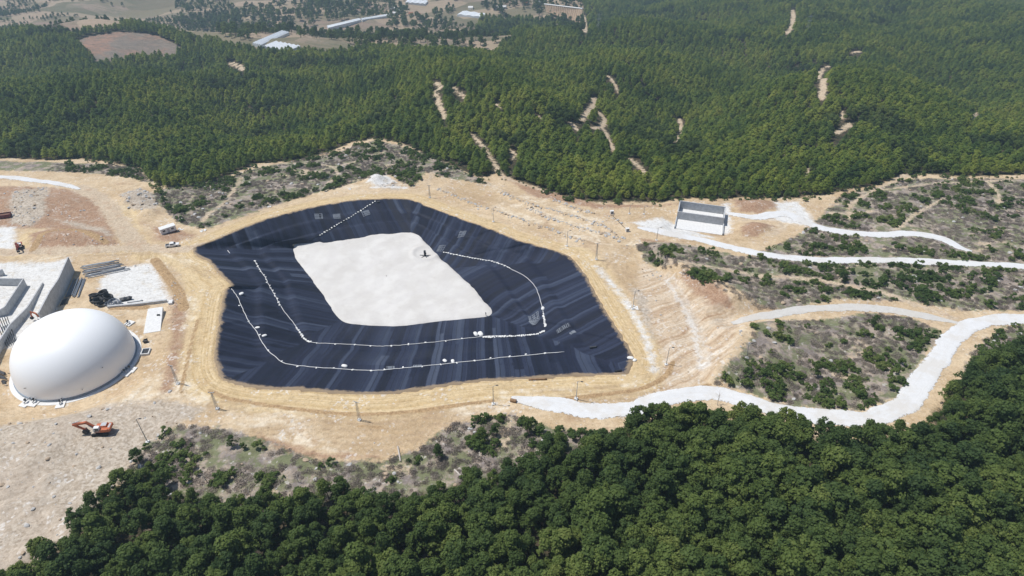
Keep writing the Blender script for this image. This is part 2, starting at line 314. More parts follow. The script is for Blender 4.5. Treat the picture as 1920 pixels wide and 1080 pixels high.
# ------------------------------------------------------------------ materials
class NT:
    def __init__(s, name):
        s.m = bpy.data.materials.new(name); s.m.use_nodes = True; s.t = s.m.node_tree; s.b = s.t.nodes['Principled BSDF']
        s.b.inputs['Specular IOR Level'].default_value = .25; s.b.inputs['Roughness'].default_value = .9
    def n(s, typ, **k):
        o = s.t.nodes.new(typ)
        for a, v in k.items():
            if a.startswith('i_'): s.plug(o.inputs[int(a[2:]) if a[2:].isdigit() else a[2:].replace('_', ' ')], v)
            else: setattr(o, a, v)
        return o
    def plug(s, i, v):
        if isinstance(v, bpy.types.NodeSocket): s.t.links.new(v, i)
        elif isinstance(v, bpy.types.Node): s.t.links.new(v.outputs[0], i)
        else:
            if i.type == 'RGBA' and len(v) == 3: v = (*v, 1)
            i.default_value = v
    def noise(s, scale, det=4, rough=.6, vec=None, dist=0):
        o = s.n('ShaderNodeTexNoise'); o.inputs['Scale'].default_value = scale; o.inputs['Detail'].default_value = det
        o.inputs['Roughness'].default_value = rough; o.inputs['Distortion'].default_value = dist
        s.t.links.new(vec if vec is not None else s.pos(), o.inputs['Vector']); return o.outputs[0]
    def pos(s):
        if not hasattr(s, '_p'): s._p = s.n('ShaderNodeNewGeometry').outputs['Position']
        return s._p
    def math(s, op, a, b=0., c=0., clamp=False):
        o = s.n('ShaderNodeMath', operation=op); o.use_clamp = clamp; s.plug(o.inputs[0], a); s.plug(o.inputs[1], b); s.plug(o.inputs[2], c); return o.outputs[0]
    def mix(s, f, a, b, mode='MIX'):
        o = s.n('ShaderNodeMix', data_type='RGBA', blend_type=mode); s.plug(o.inputs[0], f); s.plug(o.inputs[6], a); s.plug(o.inputs[7], b); return o.outputs[2]
    def ramp(s, f, stops):
        o = s.n('ShaderNodeValToRGB'); s.plug(o.inputs[0], f); e = o.color_ramp.elements
        while len(e) < len(stops): e.new(.5)
        for q, (p, c) in zip(e, stops): q.position = p; q.color = (*c, 1) if len(c) == 3 else c
        return o.outputs[0]
    def step(s, f, lo, hi):
        o = s.n('ShaderNodeMapRange', interpolation_type='SMOOTHSTEP'); s.plug(o.inputs[0], f); o.inputs[1].default_value = lo; o.inputs[2].default_value = hi; return o.outputs[0]
    def attr(s, name): return s.n('ShaderNodeAttribute', attribute_name=name).outputs['Fac']
    def scalev(s, vec, sc, rot=0):
        o = s.n('ShaderNodeMapping'); s.plug(o.inputs[0], vec); o.inputs['Scale'].default_value = sc; o.inputs['Rotation'].default_value = (0, 0, rot); return o.outputs[0]
    def bump(s, h, strength=.5, dist=.3, prev=None):
        o = s.n('ShaderNodeBump'); o.inputs['Strength'].default_value = strength; o.inputs['Distance'].default_value = dist; s.plug(o.inputs['Height'], h)
        if prev is not None: s.plug(o.inputs['Normal'], prev)
        return o.outputs[0]
    def done(s, col=None, rough=None, nrm=None, **k):
        if col is not None: s.plug(s.b.inputs['Base Color'], col)
        if rough is not None: s.plug(s.b.inputs['Roughness'], rough)
        if nrm is not None: s.plug(s.b.inputs['Normal'], nrm)
        for a, v in k.items(): s.plug(s.b.inputs[a.replace('_', ' ')], v)
        return s.m
MATS = {}
def simple(name, col, rough=.7, var=.15, scale=2., metal=0., spec=.25):
    """plain painted / raw surface with uneven tone"""
    if name in MATS: return MATS[name]
    t = NT(name); o = t.n('ShaderNodeTexCoord').outputs['Object']
    n = t.noise(scale, 5, .65, o); n2 = t.noise(scale*6, 3, .6, o)
    f = t.math('ADD', t.math('MULTIPLY', n, .65), t.math('MULTIPLY', n2, .35))
    lo = tuple(c*(1-var*1.6) for c in col); hi = tuple(min(1, c*(1+var)) for c in col)
    MATS[name] = t.done(t.ramp(f, [(.3, lo), (.7, hi)]), rough, t.bump(n2, .15, .02), Metallic=metal, Specular_IOR_Level=spec); return MATS[name]

# ground -----------------------------------------------------------
def ground_material():
    t = NT('ground'); P = t.pos()
    nb = t.noise(.035, 5, .6); nm = t.noise(.22, 6, .65); nf = t.noise(1.6, 5, .7); nff = t.noise(5.0, 3, .7)
    edge = t.math('ADD', t.math('MULTIPLY', t.math('SUBTRACT', t.noise(.35, 6, .72), .5), .34), t.math('MULTIPLY', t.math('SUBTRACT', nf, .5), .10))
    def mask(name, sharp=.05, amp=1.0, off=0.):
        return t.step(t.math('ADD', t.math('ADD', t.attr(name), t.math('MULTIPLY', edge, amp)), off), .5-sharp, .5+sharp)
    fine = t.math('ADD', t.math('MULTIPLY', nf, .6), t.math('MULTIPLY', nff, .4))
    big = t.math('ADD', t.math('MULTIPLY', nb, .55), t.math('MULTIPLY', nm, .45))
    tan = t.mix(t.step(big, .36, .64), (.475,.345,.205), (.635,.505,.345))
    tan = t.mix(t.step(fine, .50, .70), tan, (.66,.575,.44))
    tan = t.mix(t.math('MULTIPLY', t.step(t.noise(.11, 6, .7), .54, .66), .65), tan, (.40,.27,.165))
    # wheel ruts along the ring road (distance from the pit edge, stored on the ground)
    rim = t.attr('rimdist'); wv = t.n('ShaderNodeCombineXYZ'); t.plug(wv.inputs[0], t.math('MULTIPLY', rim, 1.1))
    t.plug(wv.inputs[1], t.math('MULTIPLY', t.noise(.05, 3), 3.))
    ru = t.noise(1.0, 5, .75, wv.outputs[0])
    och = t.mix(t.step(ru, .33, .66), (.50,.36,.185), (.66,.525,.325))
    och = t.mix(t.math('MULTIPLY', t.step(fine, .5, .72), .5), och, (.72,.65,.51))
    och = t.mix(t.math('MULTIPLY', t.step(t.math('ADD', t.math('MULTIPLY', nm, .6), t.math('MULTIPLY', ru, .4)), .52, .62), .4), och, (.46,.31,.17))
    c = t.mix(mask('ochre', .10, 1.2), tan, och)
    # dragged blade marks on open sand
    st_ = t.noise(1.0, 5, .7, t.scalev(P, (.16, 1.5, .2), .12)); c = t.mix(t.math('MULTIPLY', t.step(st_, .52, .66), .22), c, (.40,.28,.18))
    rt_ = t.math('MULTIPLY', t.attr('rut'), t.step(t.noise(.3, 4, .7), .38, .58)); c = t.mix(t.math('MULTIPLY', rt_, .8), c, t.mix(t.step(nb, .48, .54), (.36,.26,.165), (.72,.65,.53)))
    gv = t.n('ShaderNodeCombineXYZ'); t.plug(gv.inputs[0], t.math('MULTIPLY', t.attr('gully'), .55)); t.plug(gv.inputs[1], t.math('MULTIPLY', nm, 1.5)); gn = t.noise(1., 5, .75, gv.outputs[0])
    gc = t.ramp(gn, [(.34, (.34,.22,.14)), (.47, (.52,.40,.28)), (.58, (.64,.55,.44)), (.68, (.72,.67,.60))]); c = t.mix(t.math('MULTIPLY', mask('emb', .12, 1.4), .8), c, gc)
    red = t.mix(t.step(fine, .35, .65), (.27,.155,.095), (.46,.32,.22)); red = t.mix(t.math('MULTIPLY', t.step(nm, .5, .7), .55), red, (.50,.43,.35))
    c = t.mix(mask('red', .09, 1.5), c, red)
    vor = t.n('ShaderNodeTexVoronoi'); vor.inputs['Scale'].default_value = 1.5; t.plug(vor.inputs[0], P)
    vg = t.n('ShaderNodeSeparateColor'); t.plug(vg.inputs[0], vor.outputs['Color'])
    grey = t.mix(t.step(t.math('ADD', t.math('MULTIPLY', fine, .7), t.math('MULTIPLY', vg.outputs[0], .3)), .3, .65), (.36,.295,.225), (.53,.465,.385))
    grey = t.mix(t.math('MULTIPLY', t.step(nb, .48, .62), .5), grey, (.47,.39,.31))
    c = t.mix(mask('grey', .10, 1.6), c, grey)
    # rock rubble and pebbles anywhere
    c = t.mix(t.math('MULTIPLY', t.step(t.math('MULTIPLY', vg.outputs[1], t.noise(.09, 5, .7)), .46, .56), .55), c, (.70,.68,.65))
    # scrub: bare soil, grey-violet dry brush litter, grass
    sc = t.mix(t.step(nm, .40, .60), (.22,.185,.165), (.40,.33,.26)); sc = t.mix(t.step(fine, .46, .66), sc, (.30,.27,.265))
    sc = t.mix(t.math('MULTIPLY', t.step(t.noise(.16, 6, .7), .44, .56), .85), sc, (.155,.175,.085))
    sc = t.mix(t.math('MULTIPLY', t.step(t.math('MULTIPLY', vg.outputs[2], t.noise(.3, 5, .7)), .50, .56), .7), sc, (.50,.47,.43))
    sc = t.mix(t.step(t.noise(.07, 6, .75, t.scalev(P, (1, 1, 1), .7)), .58, .66), sc, (.50,.40,.29))
    c = t.mix(mask('scrub', .06, 1.7), c, sc)
    # valley farmland beyond the woods
    fa = t.mix(t.step(t.noise(.012, 5, .6), .42, .58), (.29,.215,.165), (.22,.19,.13)); fa = t.mix(t.step(t.noise(.03, 6, .6), .54, .60), fa, (.30,.235,.175))
    fa = t.mix(t.math('MULTIPLY', t.step(t.noise(1., 3, .6, t.scalev(P, (.03, .22, .1), .3)), .5, .6), .45), fa, (.12,.13,.07))
    vf = t.n('ShaderNodeTexVoronoi'); vf.inputs['Scale'].default_value = .016; t.plug(vf.inputs[0], t.scalev(P, (1, 1.6, 0), .4)); vfc = t.n('ShaderNodeSeparateColor'); t.plug(vfc.inputs[0], vf.outputs['Color'])
    fa = t.mix(t.math('MULTIPLY', t.step(vfc.outputs[0], .45, .5), .55), fa, (.44,.34,.24)); fa = t.mix(t.math('MULTIPLY', t.step(vfc.outputs[1], .6, .62), .6), fa, (.13,.125,.07))
    c = t.mix(mask('far', .06, 1.), c, fa)
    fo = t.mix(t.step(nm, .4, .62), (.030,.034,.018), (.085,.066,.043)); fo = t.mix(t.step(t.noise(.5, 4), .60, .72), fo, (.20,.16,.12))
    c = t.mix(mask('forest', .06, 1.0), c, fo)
    fd = t.mix(t.step(t.noise(.03, 4), .45, .6), (.24,.20,.165), (.33,.205,.15)); fd = t.mix(t.math('MULTIPLY', t.step(t.noise(.35, 5, .7, t.scalev(P, (.4, 1, 1), .5)), .44, .58), .7), fd, (.17,.145,.12))
    c = t.mix(mask('field', .03, .25), c, fd)
    wh = t.mix(t.step(fine, .3, .62), (.60,.58,.54), (.71,.71,.70)); wh = t.mix(t.math('MULTIPLY', t.step(nm, .52, .70), .7), wh, (.56,.49,.385))
    c = t.mix(mask('white', .10, 1.5), c, wh)
    tr = t.mix(t.step(fine, .35, .65), (.44,.33,.22), (.62,.53,.41)); tr = t.mix(t.math('MULTIPLY', t.step(nm, .5, .65), .5), tr, (.42,.28,.18))
    c = t.mix(mask('track', .08, 2.2, -.04), c, tr)
    so_ = t.mix(t.step(fine, .35, .62), (.26,.165,.085), (.50,.35,.20)); c = t.mix(mask('soil', .04, .8), c, so_)
    gr_ = t.math('ADD', t.math('ADD', t.math('MULTIPLY', t.noise(.9, 4, .75), .5), t.math('MULTIPLY', t.noise(.30, 5, .7), .3)), t.math('MULTIPLY', nff, .2))
    c = t.mix(1., c, t.ramp(gr_, [(.36, (.70,.68,.66)), (.50, (1.,1.,1.)), (.66, (1.18,1.18,1.18))]), 'MULTIPLY')
    vs_ = t.n('ShaderNodeTexVoronoi'); vs_.inputs['Scale'].default_value = .9; t.plug(vs_.inputs[0], P)
    sp_ = t.math('MULTIPLY', t.step(vs_.outputs['Distance'], .26, .16), t.step(t.noise(.12, 4, .7), .50, .60)); c = t.mix(t.math('MULTIPLY', sp_, .45), c, (.20,.15,.11))
    hb = t.math('ADD', t.math('ADD', t.math('MULTIPLY', nm, .8), t.math('MULTIPLY', nf, .55)), t.math('MULTIPLY', vg.outputs[0], .12))
    return t.done(c, .95, t.bump(t.math('ADD', t.math('MULTIPLY', ru, .15), hb), .75, .55), Specular_IOR_Level=.1)

def mesh_np(name, V, Fq, mat, uv=None, smooth=True, parent=None, attrs=None):
    me = bpy.data.meshes.new(name); V = np.asarray(V, np.float32); Fq = np.asarray(Fq, np.int32)
    me.vertices.add(len(V)); me.vertices.foreach_set('co', V.ravel()); k = Fq.shape[1]
    me.loops.add(Fq.size); me.loops.foreach_set('vertex_index', Fq.ravel()); me.polygons.add(len(Fq))
    me.polygons.foreach_set('loop_start', np.arange(0, Fq.size, k, dtype=np.int32)); me.update(calc_edges=True)
    if smooth: me.polygons.foreach_set('use_smooth', np.ones(len(Fq), bool))
    if uv is not None:
        l = me.uv_layers.new(name='UVMap'); l.data.foreach_set('uv', np.asarray(uv, np.float32)[Fq.ravel()].ravel())
    for a, v in (attrs or {}).items():
        at_ = me.attributes.new(a, 'FLOAT', 'POINT'); at_.data.foreach_set('value', np.asarray(v, np.float32).ravel())
    me.validate(); 
    if mat: me.materials.append(mat)
    o = bpy.data.objects.new(name, me); C.objects.link(o); o.parent = parent; return o
def struct(o): o['kind'] = 'structure'; return o
def tag(o, label, cat, group=None, kind=None):
    o['label'] = label
    if cat: o['category'] = cat
    if group: o['group'] = group
    if kind: o['kind'] = kind
    return o

sc_ = lambda s, k=8.: np.clip(s/k*.5+.5, 0, 1)
ochre = np.minimum(ring-.0, np.where(Y > 235, 7.5, 10.5)-ring)
for p, hw in OCHRE: ochre = np.maximum(ochre, hw-dpoly(X, Y, catmull(W(p), 5)))
nearwin = (np.hypot(X-20, Y-210) < 330)
farz = np.minimum(Y-420, 1e3)
att = dict(rimdist=ring.clip(-5, 60), ochre=sc_(ochre), red=sc_(wS['red']), grey=sc_(wS['grey']), scrub=sc_(wS['scrub']), forest=sc_(wS['forest'], 14), field=sc_(wS['field'], 12),
           white=sc_(wS['white']), track=sc_(-tk, 6), soil=sc_(soil, 3), rut=rut, emb=sc_(embs, 8), gully=al_, far=sc_(farz, 30))
# the wider land outside the photographed ground is scrub
out = np.maximum(np.abs(X)-.95*np.clip(Y, 0, 420)-40, 60-Y); att['scrub'] = np.maximum(att['scrub'], sc_(out, 20)*(Y < 420))
gi = np.arange(X.size).reshape(X.shape)
GF = np.stack([gi[:-1, :-1], gi[:-1, 1:], gi[1:, 1:], gi[1:, :-1]], -1).reshape(-1, 4)
struct(mesh_np('ground', np.stack([X, Y, Z], -1).reshape(-1, 3), GF, ground_material(), attrs={k: v.ravel() for k, v in att.items()}))

# roads ------------------------------------------------------------
t = NT('crushed_limestone'); fi = t.math('ADD', t.math('MULTIPLY', t.noise(.5, 6, .7), .5), t.math('MULTIPLY', t.noise(4., 4, .7), .5))
uvn = t.n('ShaderNodeUVMap').outputs[0]
rt = t.noise(1., 4, .6, t.scalev(uvn, (9, .05, 1)))
cc = t.mix(t.step(fi, .3, .7), (.60,.605,.61), (.70,.705,.71)); cc = t.mix(t.math('MULTIPLY', t.step(rt, .5, .65), .25), cc, (.55,.53,.50))
cc = t.mix(t.math('MULTIPLY', t.step(t.noise(.09, 5, .7), .48, .62), .45), cc, (.55,.51,.45))
sx_ = t.n('ShaderNodeSeparateXYZ'); t.plug(sx_.inputs[0], uvn); ed_ = t.math('SUBTRACT', .5, t.math('ABSOLUTE', t.math('SUBTRACT', sx_.outputs[0], .5)))
al = t.step(t.math('ADD', ed_, t.math('MULTIPLY', t.math('SUBTRACT', t.noise(.8, 5, .75), .5), .42)), .08, .12)
M_ROAD = t.done(cc, .95, t.bump(fi, .4, .15), Alpha=al)
M_ROAD2 = M_ROAD.copy(); M_ROAD2.name = 'grey_gravel'
for nd in M_ROAD2.node_tree.nodes:
    if nd.type == 'MIX' and abs(nd.inputs[7].default_value[0]-.70) < .005: nd.inputs[6].default_value = (.47,.45,.42,1); nd.inputs[7].default_value = (.60,.59,.565,1)
def road(name, line, wd, mat, seed):
    p, L = resample(line, 1.2); n = len(p); tg = np.gradient(p[:, :2], axis=0); tg /= np.linalg.norm(tg, axis=1)[:, None]+1e-9; nn = np.stack([-tg[:, 1], tg[:, 0]], -1)
    s = np.linspace(0, L, n); wl = wd/2+fbm(s, s*0, 5, 4, seed)*1.1; wr = wd/2+fbm(s, s*0+50, 5, 4, seed+7)*1.1
    V = []; uv = []; K = 9; tp_ = np.clip(np.minimum(s+1.5, L-s+1.5)/14, 0, 1)**.5; wl = wl*tp_; wr = wr*tp_
    for k in range(K):
        f = k/(K-1); off = -wl*(1-f)+wr*f; q = p[:, :2]+nn*off[:, None]; z = H(q[:, 0], q[:, 1])+((.11 if seed == 79 else .16) if 0 < k < K-1 else -.25)
        V.append(np.c_[q, z]); uv.append(np.c_[s*0+f, s])
    I = np.arange(K*n).reshape(K, n); Fq = np.stack([I[:-1, :-1], I[:-1, 1:], I[1:, 1:], I[1:, :-1]], -1).reshape(-1, 4)
    return struct(mesh_np(name, np.vstack(V), Fq[:, ::-1], mat, np.vstack(uv)))
for i, (nme, p, wd) in enumerate(roadW): road(nme, p, wd, M_ROAD2 if i == 3 else M_ROAD, 70+i*3)

# pit lining -------------------------------------------------------
t = NT('geotextile'); uvn = t.n('ShaderNodeUVMap').outputs[0]; sp = t.n('ShaderNodeSeparateXYZ'); t.plug(sp.inputs[0], uvn)
wob = t.math('MULTIPLY', t.math('SUBTRACT', t.noise(.03, 2, .5), .5), 1.)
u = t.math('ADD', sp.outputs[0], wob)
def strip(width, seed, cut=None):
    a = t.math('FLOOR', t.math('DIVIDE', t.math('ADD', u, seed), width)); cv = t.n('ShaderNodeCombineXYZ'); t.plug(cv.inputs[0], a)
    if cut:
        wn0 = t.n('ShaderNodeTexWhiteNoise', noise_dimensions='1D'); t.plug(wn0.inputs['W'], a)
        t.plug(cv.inputs[1], t.math('FLOOR', t.math('ADD', t.math('DIVIDE', sp.outputs[1], cut), wn0.outputs[0])))
    cv.inputs[2].default_value = seed
    wn = t.n('ShaderNodeTexWhiteNoise', noise_dimensions='3D'); t.plug(wn.inputs['Vector'], cv.outputs[0]); return wn.outputs[0]
s1 = strip(2.9, 3.3, 160); s2 = strip(1.45, 11.7, 120); s3 = strip(13., 4., 200)
tone = t.math('ADD', t.math('ADD', t.math('MULTIPLY', s1, .55), t.math('MULTIPLY', s2, .28)), t.math('MULTIPLY', s3, .12))
stv = t.n('ShaderNodeCombineXYZ'); t.plug(stv.inputs[0], t.math('MULTIPLY', u, 1.6)); t.plug(stv.inputs[1], t.math('MULTIPLY', sp.outputs[1], .05))
fine = t.noise(1., 5, .8, stv.outputs[0]); tone = t.math('ADD', tone, t.math('MULTIPLY', t.math('SUBTRACT', fine, .5), .14))
tone = t.math('ADD', tone, t.math('MULTIPLY', t.math('SUBTRACT', t.noise(.08, 5, .6), .5), .12))
col = t.ramp(tone, [(.18, (.006,.0085,.021)), (.42, (.011,.015,.035)), (.60, (.021,.028,.056)), (.74, (.038,.050,.085)), (.88, (.060,.074,.112))])
# seams and drag creases
fr = t.math('FRACT', t.math('DIVIDE', t.math('ADD', u, 3.3), 2.9)); seam = t.math('SUBTRACT', 1., t.step(t.math('ABSOLUTE', t.math('SUBTRACT', fr, .5)), .0, .06))
col = t.mix(t.math('MULTIPLY', seam, .8), col, (.006,.007,.012))
crv = t.n('ShaderNodeCombineXYZ'); t.plug(crv.inputs[0], t.math('MULTIPLY', u, 1.1)); t.plug(crv.inputs[1], t.math('MULTIPLY', sp.outputs[1], .22))
cr = t.noise(1., 4, .7, crv.outputs[0]); col = t.mix(t.step(cr, .665, .70), col, (.004,.005,.009))
dust = t.step(t.math('SUBTRACT', t.math('MULTIPLY', t.noise(.6, 4, .7), 3.4), sp.outputs[1]), .3, 1.6)
col = t.mix(t.math('MULTIPLY', dust, .75), col, (.36,.27,.17))
M_LIN = t.done(col, t.math('ADD', .65, t.math('MULTIPLY', s1, .25)), t.bump(t.math('ADD', fine, t.math('MULTIPLY', cr, .6)), .35, .25), Specular_IOR_Level=.25)
lo = mesh_np('pit_liner', LV, LF, M_LIN)
S3 = np.array(SEG)[np.tile(np.arange(NL), nr-1)]          # side of the pit each face lies on: strips run square to that side
lu = (LV[LF][:, :, :2]*S3[:, None, 1:]).sum(-1)+S3[:, :1]*977.
lv = uvr.reshape(-1, 2)[LF][:, :, 1]
lo.data.uv_layers.new(name='UVMap').data.foreach_set('uv', np.stack([lu, lv], -1).astype(np.float32).ravel())
tag(lo, 'dark navy geotextile strips lining the sloping sides of the big pit', 'pit liner')

# white fill on the floor
fe, _ = resample(np.vstack([floorW, floorW[:1]]), .7); fe = fe[:-1]; s = np.arange(len(fe))*.7
tg = np.roll(fe, -1, 0)-np.roll(fe, 1, 0); nn = np.stack([tg[:, 1], -tg[:, 0]], -1); nn /= np.linalg.norm(nn, axis=1)[:, None]
c0 = fe.mean(0); nn *= np.sign(((fe[:, :2]-c0[:2])*nn).sum())
rg = fbm(s, s*0, 4.5, 4, 81)*(.55+1.0*(fe[:, 0] > 5)*(fe[:, 1] > 200))+.2; fe[:, :2] += nn*rg[:, None]
for p in fe:
    h = linerT.ray_cast(Vector((p[0], p[1], 60)), Vector((0, 0, -1))); p[2] = min(h[0].z, FZ+1.1) if h[0] is not None else FZ
V = []; KK = 46; n = len(fe)
for k in range(KK):
    f = 1-k/(KK-1)*.9995; q = c0[:2]+(fe[:, :2]-c0[:2])*f; edge = (1-f)*60
    z = FZ+(fe[:, 2]-FZ)*max(0, 1-(1-f)*14)+np.minimum(.5, .10+edge*.12)+fbm(q[:, 0], q[:, 1], 20, 2, 91)*.16*min(1, edge/6)*np.clip((f-.04)/.1, 0, 1)
    if k == 0: z = fe[:, 2]-.06
    V.append(np.c_[q, z])
cone = None
VV = np.vstack(V); pc = onplane([(797, 474)], FZ+.5)[0]; dd = np.hypot(VV[:, 0]-pc[0], VV[:, 1]-pc[1])
VV[:, 2] += .5*np.exp(-((dd-5.5)/1.1)**2)-.35*np.exp(-(dd/4.5)**2)
I = np.arange(KK*n).reshape(KK, n); a = I[:-1]; b = I[1:]; Fq = np.stack([a, b, np.roll(b, -1, 1), np.roll(a, -1, 1)], -1).reshape(-1, 4)
VV = np.vstack([VV, [[c0[0], c0[1], VV[-1, 2]]]])
floorT = BVHTree.FromPolygons(VV.tolist(), [tuple(f) for f in Fq.tolist()]+[(int(I[-1, k]), int(I[-1, (k+1) % n]), len(VV)-1) for k in range(n)])
me = bpy.data.meshes.new('pit_floor'); me.from_pydata(VV.tolist(), [], [tuple(f) for f in Fq.tolist()]+[(int(I[-1, k]), int(I[-1, (k+1) % n]), len(VV)-1) for k in range(n)])
me.polygons.foreach_set('use_smooth', np.ones(len(me.polygons), bool))
t = NT('white_drainage_gravel'); P = t.pos(); sw = t.n('ShaderNodeTexWave'); sw.inputs['Scale'].default_value = .28; sw.inputs['Distortion'].default_value = 9; sw.inputs['Detail'].default_value = 3; sw.inputs['Detail Scale'].default_value = .25
t.plug(sw.inputs[0], t.scalev(P, (.12, 1.1, 1), .05)); fi = t.noise(3., 4, .7); lg = t.noise(.12, 4, .6)
cc = t.mix(t.step(lg, .35, .65), (.58,.56,.53), (.66,.645,.62)); cc = t.mix(t.math('MULTIPLY', t.step(sw.outputs['Color'], .3, .8), .28), cc, (.54,.52,.505)); cc = t.mix(t.math('MULTIPLY', t.step(fi, .5, .7), .35), cc, (.70,.69,.67))
s2w = t.n('ShaderNodeTexWave'); s2w.inputs['Scale'].default_value = .55; s2w.inputs['Distortion'].default_value = 5; s2w.inputs['Detail'].default_value = 4; s2w.inputs['Detail Scale'].default_value = .4; s2w.bands_direction = 'Y'; t.plug(s2w.inputs[0], t.scalev(P, (.3, 1, 1), -.25))
cc = t.mix(t.math('MULTIPLY', t.math('MULTIPLY', t.step(s2w.outputs['Fac'], .55, .9), t.step(t.noise(.05, 3), .4, .6)), .4), cc, (.47,.45,.42)); cc = t.mix(t.math('MULTIPLY', t.step(t.noise(.4, 6, .75), .55, .68), .35), cc, (.50,.47,.43))
me.materials.append(t.done(cc, .95, t.bump(t.math('ADD', t.math('MULTIPLY', sw.outputs['Fac'], .25), t.math('MULTIPLY', fi, .3)), .35, .15)))
fo = bpy.data.objects.new('gravel_bed', me); C.objects.link(fo); struct(fo)
# @PLACE
# ------------------------------------------------------------------ vegetation
def leaf_mat(name, cols, hue=.0):
    t = NT(name); o = t.n('ShaderNodeObjectInfo'); P = t.n('ShaderNodeTexCoord').outputs['Object']
    a = t.attr('leaf'); r = o.outputs['Random']
    big = t.noise(.018, 4, .6); 
    f = t.math('ADD', t.math('ADD', t.math('MULTIPLY', r, .44), t.math('MULTIPLY', a, .22)), t.math('MULTIPLY', t.step(big, .32, .68), .38))
    c = t.ramp(f, [(.15, cols[0]), (.45, cols[1]), (.7, cols[2]), (.95, cols[3])])
    t.done(c, .7, Specular_IOR_Level=.25); tl = t.n('ShaderNodeBsdfTranslucent'); t.plug(tl.inputs[0], c); mx = t.n('ShaderNodeMixShader'); mx.inputs[0].default_value = .5
    t.plug(mx.inputs[1], t.b.outputs[0]); t.plug(mx.inputs[2], tl.outputs[0]); out_ = next(n for n in t.t.nodes if n.type == 'OUTPUT_MATERIAL'); t.t.links.new(mx.outputs[0], out_.inputs[0]); return t.m
M_PINE = leaf_mat('pine_needles', [(.078,.142,.036), (.185,.262,.048), (.30,.36,.062), (.41,.43,.095)])
M_BROAD = leaf_mat('broad_leaves', [(.055,.100,.036), (.105,.160,.044), (.165,.225,.056), (.26,.30,.085)])
M_BUSH = leaf_mat('shrub_leaves', [(.075,.125,.042), (.115,.18,.050), (.17,.235,.065), (.26,.29,.10)])
M_DRY = leaf_mat('dry_twigs', [(.22,.19,.165), (.31,.27,.235), (.40,.35,.30), (.50,.44,.37)])
M_BARK = simple('bark', (.16,.115,.08), .9, .3, 3.)
M_PALEWOOD = simple('bleached_wood', (.52,.47,.42), .9, .2, 3.)
M_ROCK = simple('limestone', (.50,.49,.475), .95, .35, 1.2)
M_ROCK2 = simple('brown_stone', (.46,.36,.26), .95, .3, 1.2)

def leaves_mesh(name, P, N, S, seed, mat, narrow=.8):
    """one small four-sided leaf clump per point, facing roughly N"""
    r = np.random.default_rng(seed); n = len(P)
    N = N/(np.linalg.norm(N, axis=1)[:, None]+1e-9)
    T = np.cross(N, r.normal(size=(n, 3))); T /= np.linalg.norm(T, axis=1)[:, None]+1e-9; Bt = np.cross(N, T)
    S = np.asarray(S)[:, None]; j = lambda: (r.random((n, 1))*.5+.75)
    q = np.stack([P-T*S*j()-Bt*S*narrow*.35*j(), P-Bt*S*narrow*j()+T*S*.3, P+T*S*j()+Bt*S*narrow*.3*j()+N*S*.25*(r.random((n, 1))-.3), P+Bt*S*narrow*j()-T*S*.25], 1)
    V = q.reshape(-1, 3); Fq = np.arange(4*n).reshape(n, 4)
    me = bpy.data.meshes.new(name); me.vertices.add(len(V)); me.vertices.foreach_set('co', V.astype(np.float32).ravel())
    me.loops.add(4*n); me.loops.foreach_set('vertex_index', Fq.astype(np.int32).ravel()); me.polygons.add(n); me.polygons.foreach_set('loop_start', np.arange(0, 4*n, 4, dtype=np.int32))
    me.update(calc_edges=True); a = me.attributes.new('leaf', 'FLOAT', 'POINT'); a.data.foreach_set('value', np.repeat(r.random(n), 4).astype(np.float32))
    me.validate(); me.materials.append(mat); return me
